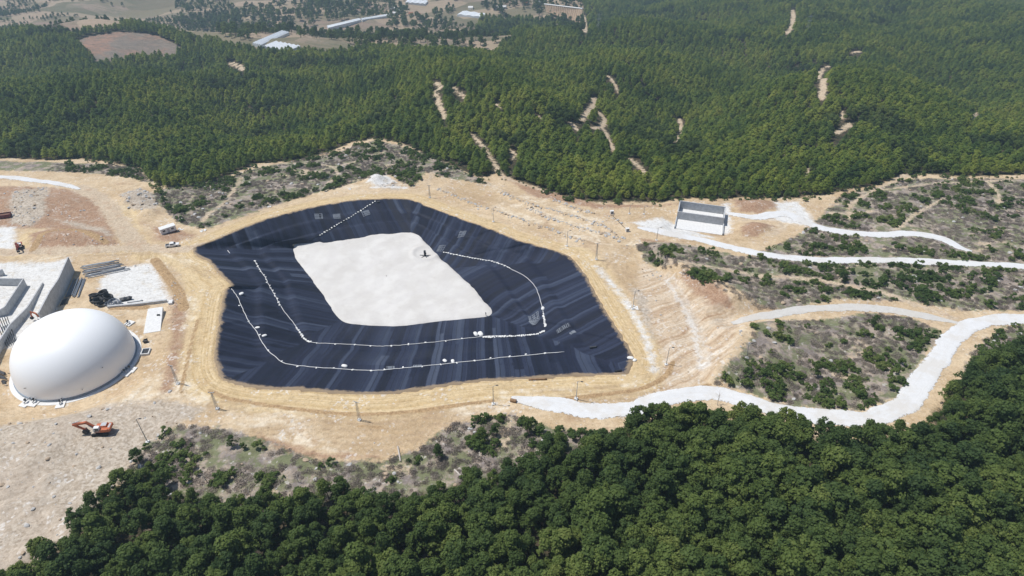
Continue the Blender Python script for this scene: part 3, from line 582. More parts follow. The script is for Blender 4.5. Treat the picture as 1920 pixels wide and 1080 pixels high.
class MB:
    def __init__(s): s.v = []; s.f = []
    def add(s, V, Fs):
        k = len(s.v); s.v += [tuple(p) for p in V]; s.f += [tuple(i+k for i in f) for f in Fs]; return s
    def box(s, c, d, rz=0, rx=0, ry=0, taper=1.):
        M = Matrix.Translation(c) @ Euler((rx, ry, rz)).to_matrix().to_4x4(); V = []
        for z in (-.5, .5):
            k = taper if z > 0 else 1
            for x, y in ((-.5, -.5), (.5, -.5), (.5, .5), (-.5, .5)): V.append(M @ Vector((x*d[0]*k, y*d[1]*k, z*d[2])))
        return s.add(V, [(3,2,1,0), (4,5,6,7), (0,1,5,4), (1,2,6,5), (2,3,7,6), (3,0,4,7)])
    def tube(s, pts, rad, n=6, cap=True):
        pts = [Vector(p) for p in pts]; rad = rad if hasattr(rad, '__len__') else [rad]*len(pts); V = []; Fs = []; ref = None
        for i, p in enumerate(pts):
            d = (pts[min(i+1, len(pts)-1)]-pts[max(i-1, 0)]).normalized()
            if ref is None: ref = Vector((0, 0, 1)) if abs(d.z) < .9 else Vector((1, 0, 0))
            a = d.cross(ref).normalized(); b = a.cross(d); 
            for k in range(n):
                th = 2*math.pi*k/n; V.append(p+(a*math.cos(th)+b*math.sin(th))*rad[i])
        for i in range(len(pts)-1):
            for k in range(n): Fs.append((i*n+k, i*n+(k+1) % n, (i+1)*n+(k+1) % n, (i+1)*n+k))
        if cap: Fs += [tuple(range(n))[::-1], tuple(range((len(pts)-1)*n, len(pts)*n))]
        return s.add(V, Fs)
    def prism(s, poly, y0, y1, M=None):
        """poly in x,z extruded along y"""
        n = len(poly); V = [Vector((x, y0, z)) for x, z in poly]+[Vector((x, y1, z)) for x, z in poly]
        if M is not None: V = [M @ v for v in V]
        return s.add(V, [tuple(range(n)), tuple(range(n, 2*n))[::-1]]+[(i, i+n, (i+1) % n+n, (i+1) % n) for i in range(n)])
    def build(s, name, mat, parent=None, smooth=False, bevel=0):
        me = bpy.data.meshes.new(name); me.from_pydata(s.v, [], s.f); me.validate()
        import bmesh
        b = bmesh.new(); b.from_mesh(me); bmesh.ops.recalc_face_normals(b, faces=b.faces); b.to_mesh(me); b.free()
        if smooth: me.polygons.foreach_set('use_smooth', np.ones(len(me.polygons), bool))
        me.materials.append(mat); o = bpy.data.objects.new(name, me); C.objects.link(o); o.parent = parent
        if bevel:
            m = o.modifiers.new('bevel', 'BEVEL'); m.width = bevel; m.segments = 2; m.limit_method = 'ANGLE'
        return o
def limb_mesh(name, h, seed, spread, mat, nl=6, r0=.16):
    r = random.Random(seed); m = MB(); p = [Vector((0, 0, -.8))]; 
    for k in range(1, 5): p.append(Vector((r.uniform(-.12, .12)*k*.6, r.uniform(-.12, .12)*k*.6, h*k/4*.92)))
    m.tube(p, [r0*1.2, r0, r0*.75, r0*.5, r0*.2], 6)
    for k in range(nl):
        t_ = r.uniform(.3, .85); b = p[0].lerp(p[-1], t_); a = r.uniform(0, 6.28); L = spread*(1.1-t_*.6)*r.uniform(.6, .9)
        m.tube([b, b+Vector((math.cos(a)*L*.5, math.sin(a)*L*.5, L*.22)), b+Vector((math.cos(a)*L, math.sin(a)*L, L*.55))], [r0*.42, r0*.28, r0*.1], 4)
    me = bpy.data.meshes.new(name); me.from_pydata(m.v, [], m.f); me.materials.append(mat); return me
def pine_mesh(seed, h=7.5, R=2.1, n=1000, ls=.27):
    r = np.random.default_rng(seed); P = []; N = []; S = []
    nb = 34
    for b in range(nb):
        t_ = (b+.5)/nb; z = h*(.24+.72*t_)+r.normal()*.2; rad = R*(1-t_**1.6)**.9*(.6+.65*r.random())+.12; a = b*2.4+r.random()*.8
        k = int(n/nb*(1.35-.7*t_)); 
        cx, cy = math.cos(a)*rad*.62, math.sin(a)*rad*.62; cs = .34*rad+.30
        u = r.normal(size=(k, 3)); u /= np.linalg.norm(u, axis=1)[:, None]; u[:, 2] = np.abs(u[:, 2])*.9-.25
        q = u*cs*(.55+.5*r.random((k, 1)))*np.array([1, 1, .85]); P.append(q+[cx, cy, z+rad*.12]); N.append(u+r.normal(size=(k, 3))*.45+[-.25, .2, .75]*np.array([0, 0, 1])); S.append(ls*(.7+.6*r.random(k)))
    return leaves_mesh('crown', np.vstack(P), np.vstack(N), np.concatenate(S), seed, M_PINE, .55)
def broad_mesh(seed, h=7.5, R=2.9, n=2500, ls=.22, lobes=44, mat=None, base=.28, name='crown', cone=False):
    r = np.random.default_rng(seed); P = []; N = []; S = []
    for b in range(lobes):
        t_ = r.random()**.8; a = b*2.399+r.random(); z = h*(base+(.95-base)*t_); rad = R*math.sqrt(max(.03, 1-((t_-.22)/.84)**2))*(.30+.68*r.random()**.6)
        if cone: rad = R*(1.05-.95*((z/h-base)/(.95-base)))**.85*(.3+.7*r.random()**.6)
        c = np.array([math.cos(a)*rad, math.sin(a)*rad, z]); cs = R*(.16+.20*r.random()**1.5)*(1.25 if lobes < 20 else 1); k = int(n/lobes*(cs/(R*.245))**2)
        u = r.normal(size=(k, 3)); u /= np.linalg.norm(u, axis=1)[:, None]; u[:, 2] = np.where(u[:, 2] < -.35, -u[:, 2], u[:, 2])
        q = u*cs*(.60+.72*r.random((k, 1))**1.5)*np.array([1, 1, .85]); P.append(q+c); N.append(u+r.normal(size=(k, 3))*.5+[0, 0, .25]); S.append(ls*(.65+.7*r.random(k)))
    return leaves_mesh(name, np.vstack(P), np.vstack(N), np.concatenate(S), seed, mat or M_BROAD, .8)
def twig_mesh(seed, R=1., n=150):
    r = np.random.default_rng(seed); u = r.normal(size=(n, 3)); u[:, 2] = np.abs(u[:, 2]); u /= np.linalg.norm(u, axis=1)[:, None]
    P = u*(R*(.35+.65*r.random((n, 1))))*np.array([1, 1, .55]); return leaves_mesh('dry_shrub', P, r.normal(size=(n, 3))+u*.6, .17*(.6+.8*r.random(n)), seed, M_DRY, .30)
def rock_mesh(seed, name='boulder', mat=None, sub=2, flat=.62):
    import bmesh
    b = bmesh.new(); bmesh.ops.create_icosphere(b, subdivisions=sub, radius=1); r = np.random.default_rng(seed); pl = r.normal(size=(9, 3)); pl /= np.linalg.norm(pl, axis=1)[:, None]; dd = .55+.35*r.random(9)
    for v in b.verts:
        c = np.array(v.co)
        for q, d in zip(pl, dd):
            k = c@q-d
            if k > 0: c = c-q*k*.9
        c[2] *= flat; v.co = c
    me = bpy.data.meshes.new(name); b.to_mesh(me); b.free(); me.materials.append(mat or M_ROCK); return me

def empty(name, loc, rz=0, sc=1):
    o = bpy.data.objects.new(name, None); C.objects.link(o); o.location = loc; o.rotation_euler = (0, 0, rz); o.scale = (sc, sc, sc); o.empty_display_size = .3; return o
def child(name, me, parent):
    o = bpy.data.objects.new(name, me); C.objects.link(o); o.parent = parent; return o
PROTO = {'pine': [], 'broad': [], 'bush': [], 'dry': [], 'rock': []}
MESH = {'pine': [(pine_mesh(s, 6.3+.5*(s % 3), 2.2+.25*(s % 2)), limb_mesh('trunk', 6.2, s, 1.5, M_BARK)) for s in range(4)],
        'broad': [(broad_mesh(20+s, 7.2+.9*(s % 3)+(1.0 if s in (1, 3) else 0), 2.55+.35*(s % 2), cone=s in (1, 3)), limb_mesh('trunk', 6.0, 20+s, 2.2, M_BARK)) for s in range(5)]}
BUSH = [broad_mesh(40+s, 1.75, 1.15, 330, .155, 9, M_BUSH, .12, 'shrub') for s in range(4)]
def tree(kind, name, x, y, sc, label, cat, group, var=None, z=None, wid=1.):
    v = random.randrange(len(MESH[kind])) if var is None else var
    e = empty(name, (x, y, float(H(x, y))-.1 if z is None else z), random.uniform(0, 6.28), sc); e.scale = (sc*wid, sc*wid, sc)
    e.rotation_euler[0] = random.uniform(-.06, .06); e.rotation_euler[1] = random.uniform(-.06, .06)
    c = child('crown', MESH[kind][v][0], e); tr = child('trunk', MESH[kind][v][1], e); tag(e, label, cat, group)
    if len(PROTO[kind]) <= v or PROTO[kind][v] is None:
        while len(PROTO[kind]) <= v: PROTO[kind].append(None)
        PROTO[kind][v] = (c, tr)
    return e
def scatter(name, P, S, R, protos, label, cat, wid=None):
    """one object made of many uncountable pieces"""
    me = bpy.data.meshes.new(name); me.vertices.add(len(P)); me.vertices.foreach_set('co', np.asarray(P, np.float32).ravel()); me.update()
    a = me.attributes.new('scl', 'FLOAT_VECTOR', 'POINT'); S = np.asarray(S); w_ = S if wid is None else S*wid
    a.data.foreach_set('vector', np.stack([w_, w_, S], -1).astype(np.float32).ravel())
    a = me.attributes.new('rot', 'FLOAT_VECTOR', 'POINT'); a.data.foreach_set('vector', np.asarray(R, np.float32).ravel())
    a = me.attributes.new('pick', 'INT', 'POINT'); a.data.foreach_set('value', RNG.integers(0, len(protos), len(P)).astype(np.int32))
    o = bpy.data.objects.new(name, me); C.objects.link(o)
    g = bpy.data.node_groups.new(name, 'GeometryNodeTree'); g.interface.new_socket('Geometry', in_out='INPUT', socket_type='NodeSocketGeometry'); g.interface.new_socket('Geometry', in_out='OUTPUT', socket_type='NodeSocketGeometry')
    gi_ = g.nodes.new('NodeGroupInput'); go = g.nodes.new('NodeGroupOutput'); L = g.links
    J = g.nodes.new('GeometryNodeJoinGeometry')
    for pr in protos:
        j = g.nodes.new('GeometryNodeJoinGeometry')
        for ob in pr:
            oi = g.nodes.new('GeometryNodeObjectInfo'); oi.inputs['Object'].default_value = ob; oi.transform_space = 'ORIGINAL'; L.new(oi.outputs['Geometry'], j.inputs[0])
        gt = g.nodes.new('GeometryNodeGeometryToInstance'); L.new(j.outputs[0], gt.inputs[0]); L.new(gt.outputs[0], J.inputs[0])
    ip = g.nodes.new('GeometryNodeInstanceOnPoints'); ip.inputs['Pick Instance'].default_value = True
    def na(n_, ty):
        q = g.nodes.new('GeometryNodeInputNamedAttribute'); q.data_type = ty; q.inputs[0].default_value = n_
        return next(s for s in q.outputs if s.enabled and s.name == 'Attribute')
    L.new(gi_.outputs[0], ip.inputs['Points']); L.new(J.outputs[0], ip.inputs['Instance']); L.new(na('pick', 'INT'), ip.inputs['Instance Index'])
    L.new(na('rot', 'FLOAT_VECTOR'), ip.inputs['Rotation']); L.new(na('scl', 'FLOAT_VECTOR'), ip.inputs['Scale']); L.new(ip.outputs[0], go.inputs[0])
    m = o.modifiers.new('scatter', 'NODES'); m.node_group = g
    return tag(o, label, cat, kind='stuff')
def jitter(x0, x1, y0, y1, s):
    gx, gy = np.meshgrid(np.arange(x0, x1, s), np.arange(y0, y1, s*.87)); gx = gx+(np.arange(gx.shape[0]) % 2)[:, None]*s*.5
    return (gx+RNG.uniform(-.42, .42, gx.shape)*s).ravel(), (gy+RNG.uniform(-.42, .42, gx.shape)*s).ravel()
def inside(x, y, L, z=None):
    z = H(x, y) if z is None else z; px, py, _ = proj(x, y, z); r = np.zeros(x.shape, bool)
    for P in L: r |= inpoly(px, py, P)
    return r & (y > 50)
def roadfree(x, y, mg, cl=True):
    ok = np.ones(x.shape, bool)
    for _, p, wd in roadW: ok &= dpoly(x, y, p) > wd/2+mg
    for p, wd in trackW+(clearW if cl else []): ok &= dpoly(x, y, p) > wd/2+mg
    return ok & (sdf(x, y, rimW) < -14)

def bin_(v, L):
    for m_, s_ in L:
        if v < m_: return s_
# --- pine woods on the hills behind
BX = []; 
for y0, y1, s in ((285, 430, 3.9), (430, 620, 4.2), (620, 900, 4.8), (900, 1650, 6.0)):
    x, y = jitter(-.86*y1-30, .86*y1+30, y0, y1, s); m = np.abs(x) < .84*y+40; BX.append(np.c_[x[m], y[m]])
xy = np.vstack(BX); x, y = xy.T; z = H(x, y)
k = inside(x, y, [FORBACK], z) & ~inside(x, y, [FIELD], z) & roadfree(x, y, .8)
# keep the forest tracks in view open: no crown may stand in front of them
for p, wd in clearW:
    zz = H(p[:, 0], p[:, 1]); qx, qy, qd = proj(p[:, 0], p[:, 1], zz); pl = np.c_[qx, qy]; hw = wd*.42*F/qd.mean()
    for hh in (2.5, 5.0, 7.):
        tx, ty, _ = proj(x, y, z+hh); k &= ~((dpoly(tx, ty, pl, mx=60) < hw*(.55+.9*RNG.random(len(x))))) | (RNG.random(len(x)) < .05)
gap = fbm(x, y, 28, 3, 71)+fbm(x, y, 7, 2, 73)*.4; k &= (gap < .56)
k &= RNG.random(len(x)) < .95
x, y, z = x[k], y[k], z[k]; px, py, zc = proj(x, y, z+3)
vis = (px > -10) & (px < 1930) & (py > 0) & (py < 1080)
small = np.clip(1-np.minimum(1, np.abs(sdf(x, y, W(FORBACK)))/10), 0, 1)
hs = (.74+.56*RNG.random(len(x))+.25*fbm(x, y, 35, 2, 75))*(1-.22*small)*np.where(y > 620, 1.08, 1.)*np.where(y > 900, 1.12, 1)
# broad-leaved patches in the pine wood near the site and in the hollows
bl = (fbm(x, y, 45, 3, 79) > .38)
order = np.argsort(np.where(vis & ~bl, zc, 1e9)); near = np.zeros(len(x), bool); near[order[:300]] = True
for i in np.flatnonzero(near):
    q = px[i]
    side = bin_(q, [(140, 'above the white road at the far left'), (290, 'above the stony verge at the left'), (450, 'above the dirt junction and site cabin'), (640, 'on the left flank of the knoll behind the pit'), (800, 'on top of the knoll behind the pit'), (935, 'on the tongue of wood behind the pit'), (1120, 'above the stone rows of the terraces'), (1280, 'behind the junction boxes left of the basin'), (1450, 'behind the concrete basin'), (1680, 'above the white gravel pad'), (1800, 'above the right-hand scrub slope'), (9999, 'at the right-hand end of the wood edge')])
    lab, gr = ('tall' if hs[i] > 1.02 else 'short' if hs[i] < .84 else 'middling')+' green pine '+side, 'pines along the edge of the back wood'
    tree('pine', 'pine_tree', x[i], y[i], hs[i], lab, 'tree', gr, wid=.9+.25*RNG.random())
rest = ~near & ~bl; n = rest.sum()
R3 = lambda n: np.c_[RNG.uniform(-.07, .07, n), RNG.uniform(-.07, .07, n), RNG.uniform(0, 6.28, n)]
PINES = (np.c_[x[rest], y[rest], z[rest]-.1], hs[rest], R3(n), .9+.3*RNG.random(n))
BLB = (np.c_[x[bl], y[bl], z[bl]-.1], hs[bl]*.75, R3(bl.sum()))
# --- broad-leaved wood in the foreground
x, y = jitter(-150, 230, 55, 200, 3.75); z = H(x, y); k = inside(x, y, [FORFRONT], z) & roadfree(x, y, .2)
k &= (RNG.random(len(x)) < .94); x, y, z = x[k], y[k], z[k]; px, py, zc = proj(x, y, z+4); vis = (px > -20) & (px < 1940) & (py > 0) & (py < 1120)
ed = np.clip(sdf(x, y, W(FORFRONT))/9, 0, 1); hs = (.66+.34*ed)*(.66+.62*RNG.random(len(x)))*np.where(px > 1100, 1.18, .98)
order = np.argsort(np.where(vis, zc/hs, 1e9)); near = np.zeros(len(x), bool); near[order[:300]] = True
for i in np.flatnonzero(near):
    side = bin_(px[i], [(300, 'below the orange excavator'), (520, 'below the lattice poles at the left'), (740, 'below the left half of the pit'), (960, 'below the middle of the pit'), (1180, 'below the left end of the lower white road'), (1400, 'below the white road right of the pit'), (1620, 'below the scrub triangle'), (1800, 'inside the bend of the big white road'), (9999, 'at the right edge')])
    row = 'front-row' if ed[i] < .7 else 'second-row' if py[i] < 900 else 'mid-wood' if py[i] < 1000 else 'nearest'
    tree('broad', 'broadleaf_tree', x[i], y[i], hs[i], ('large' if hs[i] > 1.08 else 'small' if hs[i] < .82 else 'mid-sized')+' '+row+' broadleaf tree '+side, 'tree', 'broadleaf trees of the foreground wood', wid=.85+.3*RNG.random())
rest = ~near; n = rest.sum()
P1 = np.vstack([BLB[0], np.c_[x[rest], y[rest], z[rest]-.1]]); S1 = np.r_[BLB[1], hs[rest]]; R1 = np.vstack([BLB[2], R3(n)])
scatter('pine_forest', PINES[0], PINES[1], PINES[2], PROTO['pine'], 'dense pine forest covering the hills behind the site', 'forest', PINES[3])
scatter('broadleaf_wood', P1, S1, R1, PROTO['broad'], 'darker broadleaf trees mixed through the hollows of the forest', 'forest')

# --- single trees and dead trees on the near bank and slopes
for px_, py_, s_, lb in ((905,828,.62,'dense young tree on the stony bank below the lamp post'), (926,818,.42,'small tree right behind its larger neighbour on the bank'), (988,812,.62,'upright dark tree alone on the bank below the white road'), (1047,838,.66,'tree at the tip of the wood left of the big trees'),
        (1128,842,.85,'loose crowned tall tree below the lower white road'), (820,858,.5,'low rounded tree at the left end of the green bank'), (436,836,.42,'bright yellow green little tree on the tan bank below the pit'), (458,842,.32,'low bright green bush tree right of the yellow green one'), (262,868,.62,'tree at the upper left tip of the foreground wood'),
        (1578,528,.50,'dark green round tree beside the dirt track on the right slope'), (1660,518,.40,'green tree among the grey boulders on the right slope'), (1635,610,.45,'dark green tree at the top of the scrub triangle'), (1525,705,.5,'bright green tree in the middle of the scrub triangle'), (1375,800,1.0,'slender tall tree standing in front of the lower white road'), (310,382,.5,'green tree on the verge above the site cabin')):
    p_ = at(px_, py_); tree('broad', 'small_tree', p_.x, p_.y, s_, lb, 'tree', None, wid=.8 if 'upright' in lb or 'slender' in lb else 1.05)
DEAD = [limb_mesh('dead_tree', 6.5, 300+s, 2.6, M_PALEWOOD, 13, .11) for s in range(3)]
for k_, (px_, py_) in enumerate([(640,900), (700,930), (560,905), (390,905), (860,905), (1010,880), (1230,830), (1310,815), (470,930), (1345,760), (780,960), (1480,850)]):
    p_ = at(px_, py_); o = bpy.data.objects.new('dead_tree', DEAD[k_ % 3]); C.objects.link(o); o.location = p_; o.rotation_euler = (random.uniform(-.25, .25), random.uniform(-.2, .2), random.uniform(0, 6)); sc__ = random.uniform(.6, 1.0); o.scale = (sc__,)*3
    tag(o, 'bare bleached dead tree among the green crowns '+('at the left of' if px_ < 600 else 'in the middle of' if px_ < 1000 else 'at the right of')+' the foreground wood', 'dead tree', 'dead trees in the foreground wood')

# --- valley trees beyond the ridge, each one its own
VAL = [(330,0),(620,0),(1000,0),(1090,0),(1095,62),(1000,62),(940,83),(900,100),(820,97),(640,93),(560,98),(480,90),(400,60),(330,50)]
GH = [(515,78,74,20),(530,93,70,18),(885,28,60,16),(650,45,90,12),(690,38,60,10),(790,8,40,12)]
x, y = jitter(-700, 500, 700, 1500, 8); z = H(x, y); px, py, zc = proj(x, y, z)
k = inpoly(px, py, VAL) & (np.maximum(fbm(x, y, 60, 3, 83), fbm(x, y, 25, 2, 85)*.9) > .07) & (RNG.random(len(x)) < .5)
for gx, gy, gw, gh in GH: k &= ~((np.abs(px-gx) < gw*.62) & (py > gy-gh*.5) & (py < gy+gh*1.5))
x, y, z, px, py = x[k], y[k], z[k], px[k], py[k]
pk = RNG.permutation(len(x))[:290]
for i in pk:
    s_ = RNG.uniform(.7, 1.6); side = bin_(px[i], [(460, 'left of the long greenhouses'), (600, 'beside the pair of long greenhouses'), (700, 'below the narrow greenhouse'), (800, 'below the white farmhouses'), (880, 'by the lone white greenhouse'), (960, 'right of the lone white greenhouse'), (9999, 'near the ribbed bank')])
    tree('broad', 'valley_tree', x[i], y[i], s_, ('big' if s_ > 1.25 else 'little' if s_ < .95 else 'middling')+' dark tree '+('high up' if py[i] < 35 else 'midway' if py[i] < 68 else 'low down')+' in the farmed valley '+side, 'tree', 'scattered trees in the farmed valley', z=z[i]-.1)
rs = np.ones(len(x), bool); rs[pk] = False
scatter('valley_copse', np.c_[x, y, z-.1][rs], RNG.uniform(.7, 1.5, rs.sum()), R3(rs.sum()), PROTO['broad'], 'hedges and copses of small dark trees filling the farmed valley', 'copse')
# scrub over brown hills at upper left
x, y = jitter(-1100, -200, 800, 1700, 7); z = H(x, y); px, py, zc = proj(x, y, z); k = (py < 66) & (px < 430) & (fbm(x, y, 90, 4, 87)+fbm(x, y, 20, 2, 88)*.6 > .02) & (px > -200)
k &= ~inpoly(px, py, FIELD)
scatter('hillside_bushes', np.c_[x, y, z][k], RNG.uniform(.4, .9, k.sum()), R3(k.sum()), PROTO['broad'], 'dark bushes dotted over the brown slopes at the far upper left', 'bushes')

# --- shrubs, dry brush, rocks on the rough ground
x, y = jitter(-240, 330, 60, 420, 1.5); z = H(x, y); inS = inside(x, y, SCRUBS, z); ok = roadfree(x, y, .3, False)
edgeF = (np.abs(sdf(x, y, W(FORBACK))) < 5) & ok
x0, y0, z0 = x, y, z
pn = fbm(x, y, 16, 2, 91)*.55+1.0*fbm(x, y, 5, 3, 93)
g = (inS & ok & (pn > .12) & (RNG.random(len(x)) < .62)) | (edgeF & (RNG.random(len(x)) < .12))
gx, gy, gz = x[g], y[g], z[g]; px, py, zc = proj(gx, gy, gz); vis = (px > 0) & (px < 1920) & (py > 0) & (py < 1080)
sz = .38+.85*RNG.random(len(gx))**2.2+.35*np.clip(pn[g], 0, .6)
zones = [(S_T, 'green shrub on the scrub inside the bend of the white road', 'shrubs inside the road bend'), (S_F, 'green shrub on the stony bank above the foreground wood', 'shrubs on the near bank'),
         (S_B, 'green shrub on the scrubby knoll behind the pit', 'shrubs on the knoll behind the pit'), (S_R, 'green shrub on the scrubby slope right of the pit', 'shrubs on the right-hand slope')]
order = np.argsort(np.where(vis, zc/sz, 1e9)); near = np.zeros(len(gx), bool); near[order[:292]] = True; firstb = []
for i in np.flatnonzero(near):
    lab, gr = 'low green shrub at the edge of the bare ground', 'shrubs on the verges'
    for P, l_, g_ in zones:
        if inpoly(np.array([px[i]]), np.array([py[i]]), P)[0]: lab, gr = l_, g_; break
    lab = ('broad ' if sz[i] > 1.05 else 'small ' if sz[i] < .75 else 'rounded ')+lab+(', left part' if px[i] % 400 < 130 else ', middle part' if px[i] % 400 < 260 else ', right part')*0
    v = random.randrange(4); o = bpy.data.objects.new('shrub', BUSH[v]); C.objects.link(o); o.location = (gx[i], gy[i], gz[i]-.1); o.rotation_euler = (0, 0, random.uniform(0, 6.28)); o.scale = (sz[i]*1.15, sz[i]*1.15, sz[i])
    tag(o, lab, 'shrub', gr)
    if v >= len(firstb) or firstb[v] is None:
        while len(firstb) <= v: firstb.append(None)
        firstb[v] = o
PROTO['bush'] = [(o,) for o in firstb]; rest = ~near; n = rest.sum()
scatter('green_scrub', np.c_[gx, gy, gz-.1][rest], sz[rest], R3(n), PROTO['bush'], 'low green scrub spread over the rough slopes round the site', 'scrub', .9+.5*RNG.random(n))
d0 = child('dry_shrub', twig_mesh(1), None); d1 = child('dry_shrub', twig_mesh(2), None); d2 = child('dry_shrub', twig_mesh(3), None)
spots = [(1500, 700), (1600, 690), (960, 830)]
for o, q in zip((d0, d1, d2), spots): o.location = at(*q); tag(o, 'leafless grey brown bush among the scrub', 'dry bush', 'dry bushes')
dm = inS & ok & (RNG.random(len(x0)) < .52) & (fbm(x0, y0, 9, 3, 95) > -.22); n = dm.sum()
scatter('dry_brush', np.c_[x0, y0, z0][dm], .5+.7*RNG.random(n), R3(n), [(d0,), (d1,), (d2,)], 'dry grey violet brushwood covering the scrubland', 'brush', 1+.5*RNG.random(n))

# rocks: rows along the terraces, heaps, and strewn stone
RM = [rock_mesh(s, 'boulder', M_ROCK if s % 3 else M_ROCK2, 2) for s in range(6)]
rx = []
for L in ROCKROWS:
    p, LL = resample(catmull(W(L), 5), .30); rx.append(np.c_[p[:, :2]+RNG.normal(size=(len(p), 2))*.85, RNG.random(len(p))**2.2*.55+.2])
for P, s, pr, mx_ in ((RED[0], 2.3, .35, .4), (GREY[0], 2.0, .5, .35), (GREY[1], 1.2, .7, .5), (GREY[2], 1.2, .7, .5), (GREY[4], 1., .8, .5), (S_R, 3.2, .35, .6), (S_F, 2.3, .4, .4), (S_T, 3.5, .3, .45), (S_B, 2.4, .4, .6), (EMB, 3.0, .35, .3),
                   ([(210,497),(232,495),(262,486),(255,500),(235,506),(215,505)], .7, .8, .4), ([(320,520),(345,545),(350,575),(330,580),(318,552)], 1., .6, .35), (RED[5], 1.8, .5, .3), (S_ROADR, 1.3, .6, .45),
                   ([(1150,400),(1185,440),(1180,470),(1140,445),(1120,420)], 1.3, .6, .5), ([(1385,620),(1405,615),(1410,660),(1385,690)], 1.2, .6, .4),
                   ([(1490,582),(1580,562),(1700,570),(1590,570)], 1.2, .7, .4), ([(1180,490),(1260,500),(1240,530),(1190,520)], 1.6, .5, .35), ([(290,745),(420,770),(700,800),(850,770),(820,830),(600,850),(400,800)], 2.6, .3, .25)):
    q = W(P); a, b = jitter(q[:, 0].min(), q[:, 0].max(), q[:, 1].min(), q[:, 1].max(), s); k = inside(a, b, [P]) & (RNG.random(len(a)) < pr) & roadfree(a, b, .2, False)
    a, b = a[k], b[k]; cl = fbm(a, b, 9, 3, 97) > -.12; a, b = a[cl], b[cl]; rx.append(np.c_[a, b, .10+RNG.random(len(a))**3*mx_*1.5])
rk = np.vstack(rx); rz_ = H(rk[:, 0], rk[:, 1]); px, py, zc = proj(rk[:, 0], rk[:, 1], rz_); vis = (px > 0) & (px < 1920) & (py > 0) & (py < 1080)
kk = sdf(rk[:, 0], rk[:, 1], rimW) < -1.5; rk, rz_, px, py, zc, vis = rk[kk], rz_[kk], px[kk], py[kk], zc[kk], vis[kk]
order = np.argsort(np.where(vis, zc/rk[:, 2], 1e9)); near = np.zeros(len(rk), bool); near[order[:280]] = True; fr_ = []
for i in np.flatnonzero(near):
    o = bpy.data.objects.new('boulder', RM[i % 6]); C.objects.link(o); o.location = (rk[i, 0], rk[i, 1], rz_[i]+rk[i, 2]*.15); o.rotation_euler = (RNG.uniform(-.3, .3), RNG.uniform(-.3, .3), RNG.uniform(0, 6.28)); s = rk[i, 2]; o.scale = (s*RNG.uniform(.9, 1.5), s, s*RNG.uniform(.8, 1.1))
    if py[i] > 780: tag(o, 'loose pale boulder on the stony ground along the near side', 'boulder', 'boulders on the near bank')
    elif px[i] < 560: tag(o, 'loose pale boulder on the rough ground at the left', 'boulder', 'boulders at the left')
    elif px[i] > 1160: tag(o, 'pale limestone boulder on the slopes right of the pit', 'boulder', 'boulders on the right-hand slopes')
    else: tag(o, 'pale boulder in the stone rows on the terraces behind the pit', 'boulder', 'boulders in the terrace rows')
    if len(fr_) < 6 and i % 6 == len(fr_): fr_.append(o)
rest = ~near; n = rest.sum()
scatter('rubble', np.c_[rk[:, 0], rk[:, 1], rz_+rk[:, 2]*.1][rest], rk[rest, 2]*.8, np.c_[RNG.uniform(-.5, .5, n), RNG.uniform(-.5, .5, n), RNG.uniform(0, 6.28, n)], [(o,) for o in fr_], 'broken pale stone strewn over the bare ground', 'rubble', .9+.5*RNG.random(n))
print('COUNTS pines', len(PINES[0]), 'broad', len(P1), 'shrub', len(gx), 'dry', dm.sum(), 'rock', len(rk), 'valley', min(300, len(x)))
# ------------------------------------------------------------------ things on the site
M_CONC = simple('grey_concrete', (.47,.48,.49), .9, .22, .8); M_WCONC = simple('pale_concrete', (.70,.70,.69), .9, .12, 1.)
M_MEMB = simple('white_membrane', (.87,.88,.89), .42, .004, .05, 0, .35); M_STEEL = simple('galvanised_steel', (.42,.44,.46), .5, .2, 3., .6)
M_DARK = simple('dark_metal', (.045,.048,.055), .6, .3, 3.); M_RUB = simple('black_plastic', (.022,.025,.032), .45, .3, 3., 0, .5); M_PIPE = simple('grey_blue_pipe', (.17,.20,.25), .45, .35, 2., 0, .5)
M_ORANGE = simple('orange_paint', (.50,.135,.05), .5, .3, 1.5, 0, .4); M_REDP = simple('red_paint', (.42,.055,.035), .5, .3, 1.5, 0, .4); M_WPAINT = simple('white_paint', (.76,.76,.75), .45, .12, 1.5, 0, .4)
M_GLASS = simple('dark_glass', (.02,.03,.04), .12, .1, 1., 0, .6); M_SACK = simple('white_sack', (.78,.78,.76), .85, .12, 4.); M_ROPE = simple('white_rope', (.72,.72,.72), .8, .1, 4.)
M_MAROON = simple('dark_red_steel', (.16,.045,.045), .7, .3, 1.5); M_WOOD = simple('brown_timber', (.30,.19,.11), .9, .3, 2.); M_TYRE = simple('tyre_rubber', (.02,.02,.022), .8, .2, 5.)
M_SKIN = simple('skin', (.42,.26,.18), .6, .1, 5.); M_CLOTH = simple('dark_clothes', (.03,.04,.06), .9, .2, 6.); M_TILE = simple('terracotta', (.42,.16,.09), .9, .25, .6)
def pose(px, py, px2=None, py2=None):
    p = at(px, py)
    if px2 is None: return p, 0
    q = at(px2, py2); return p, math.atan2(q.y-p.y, q.x-p.x)
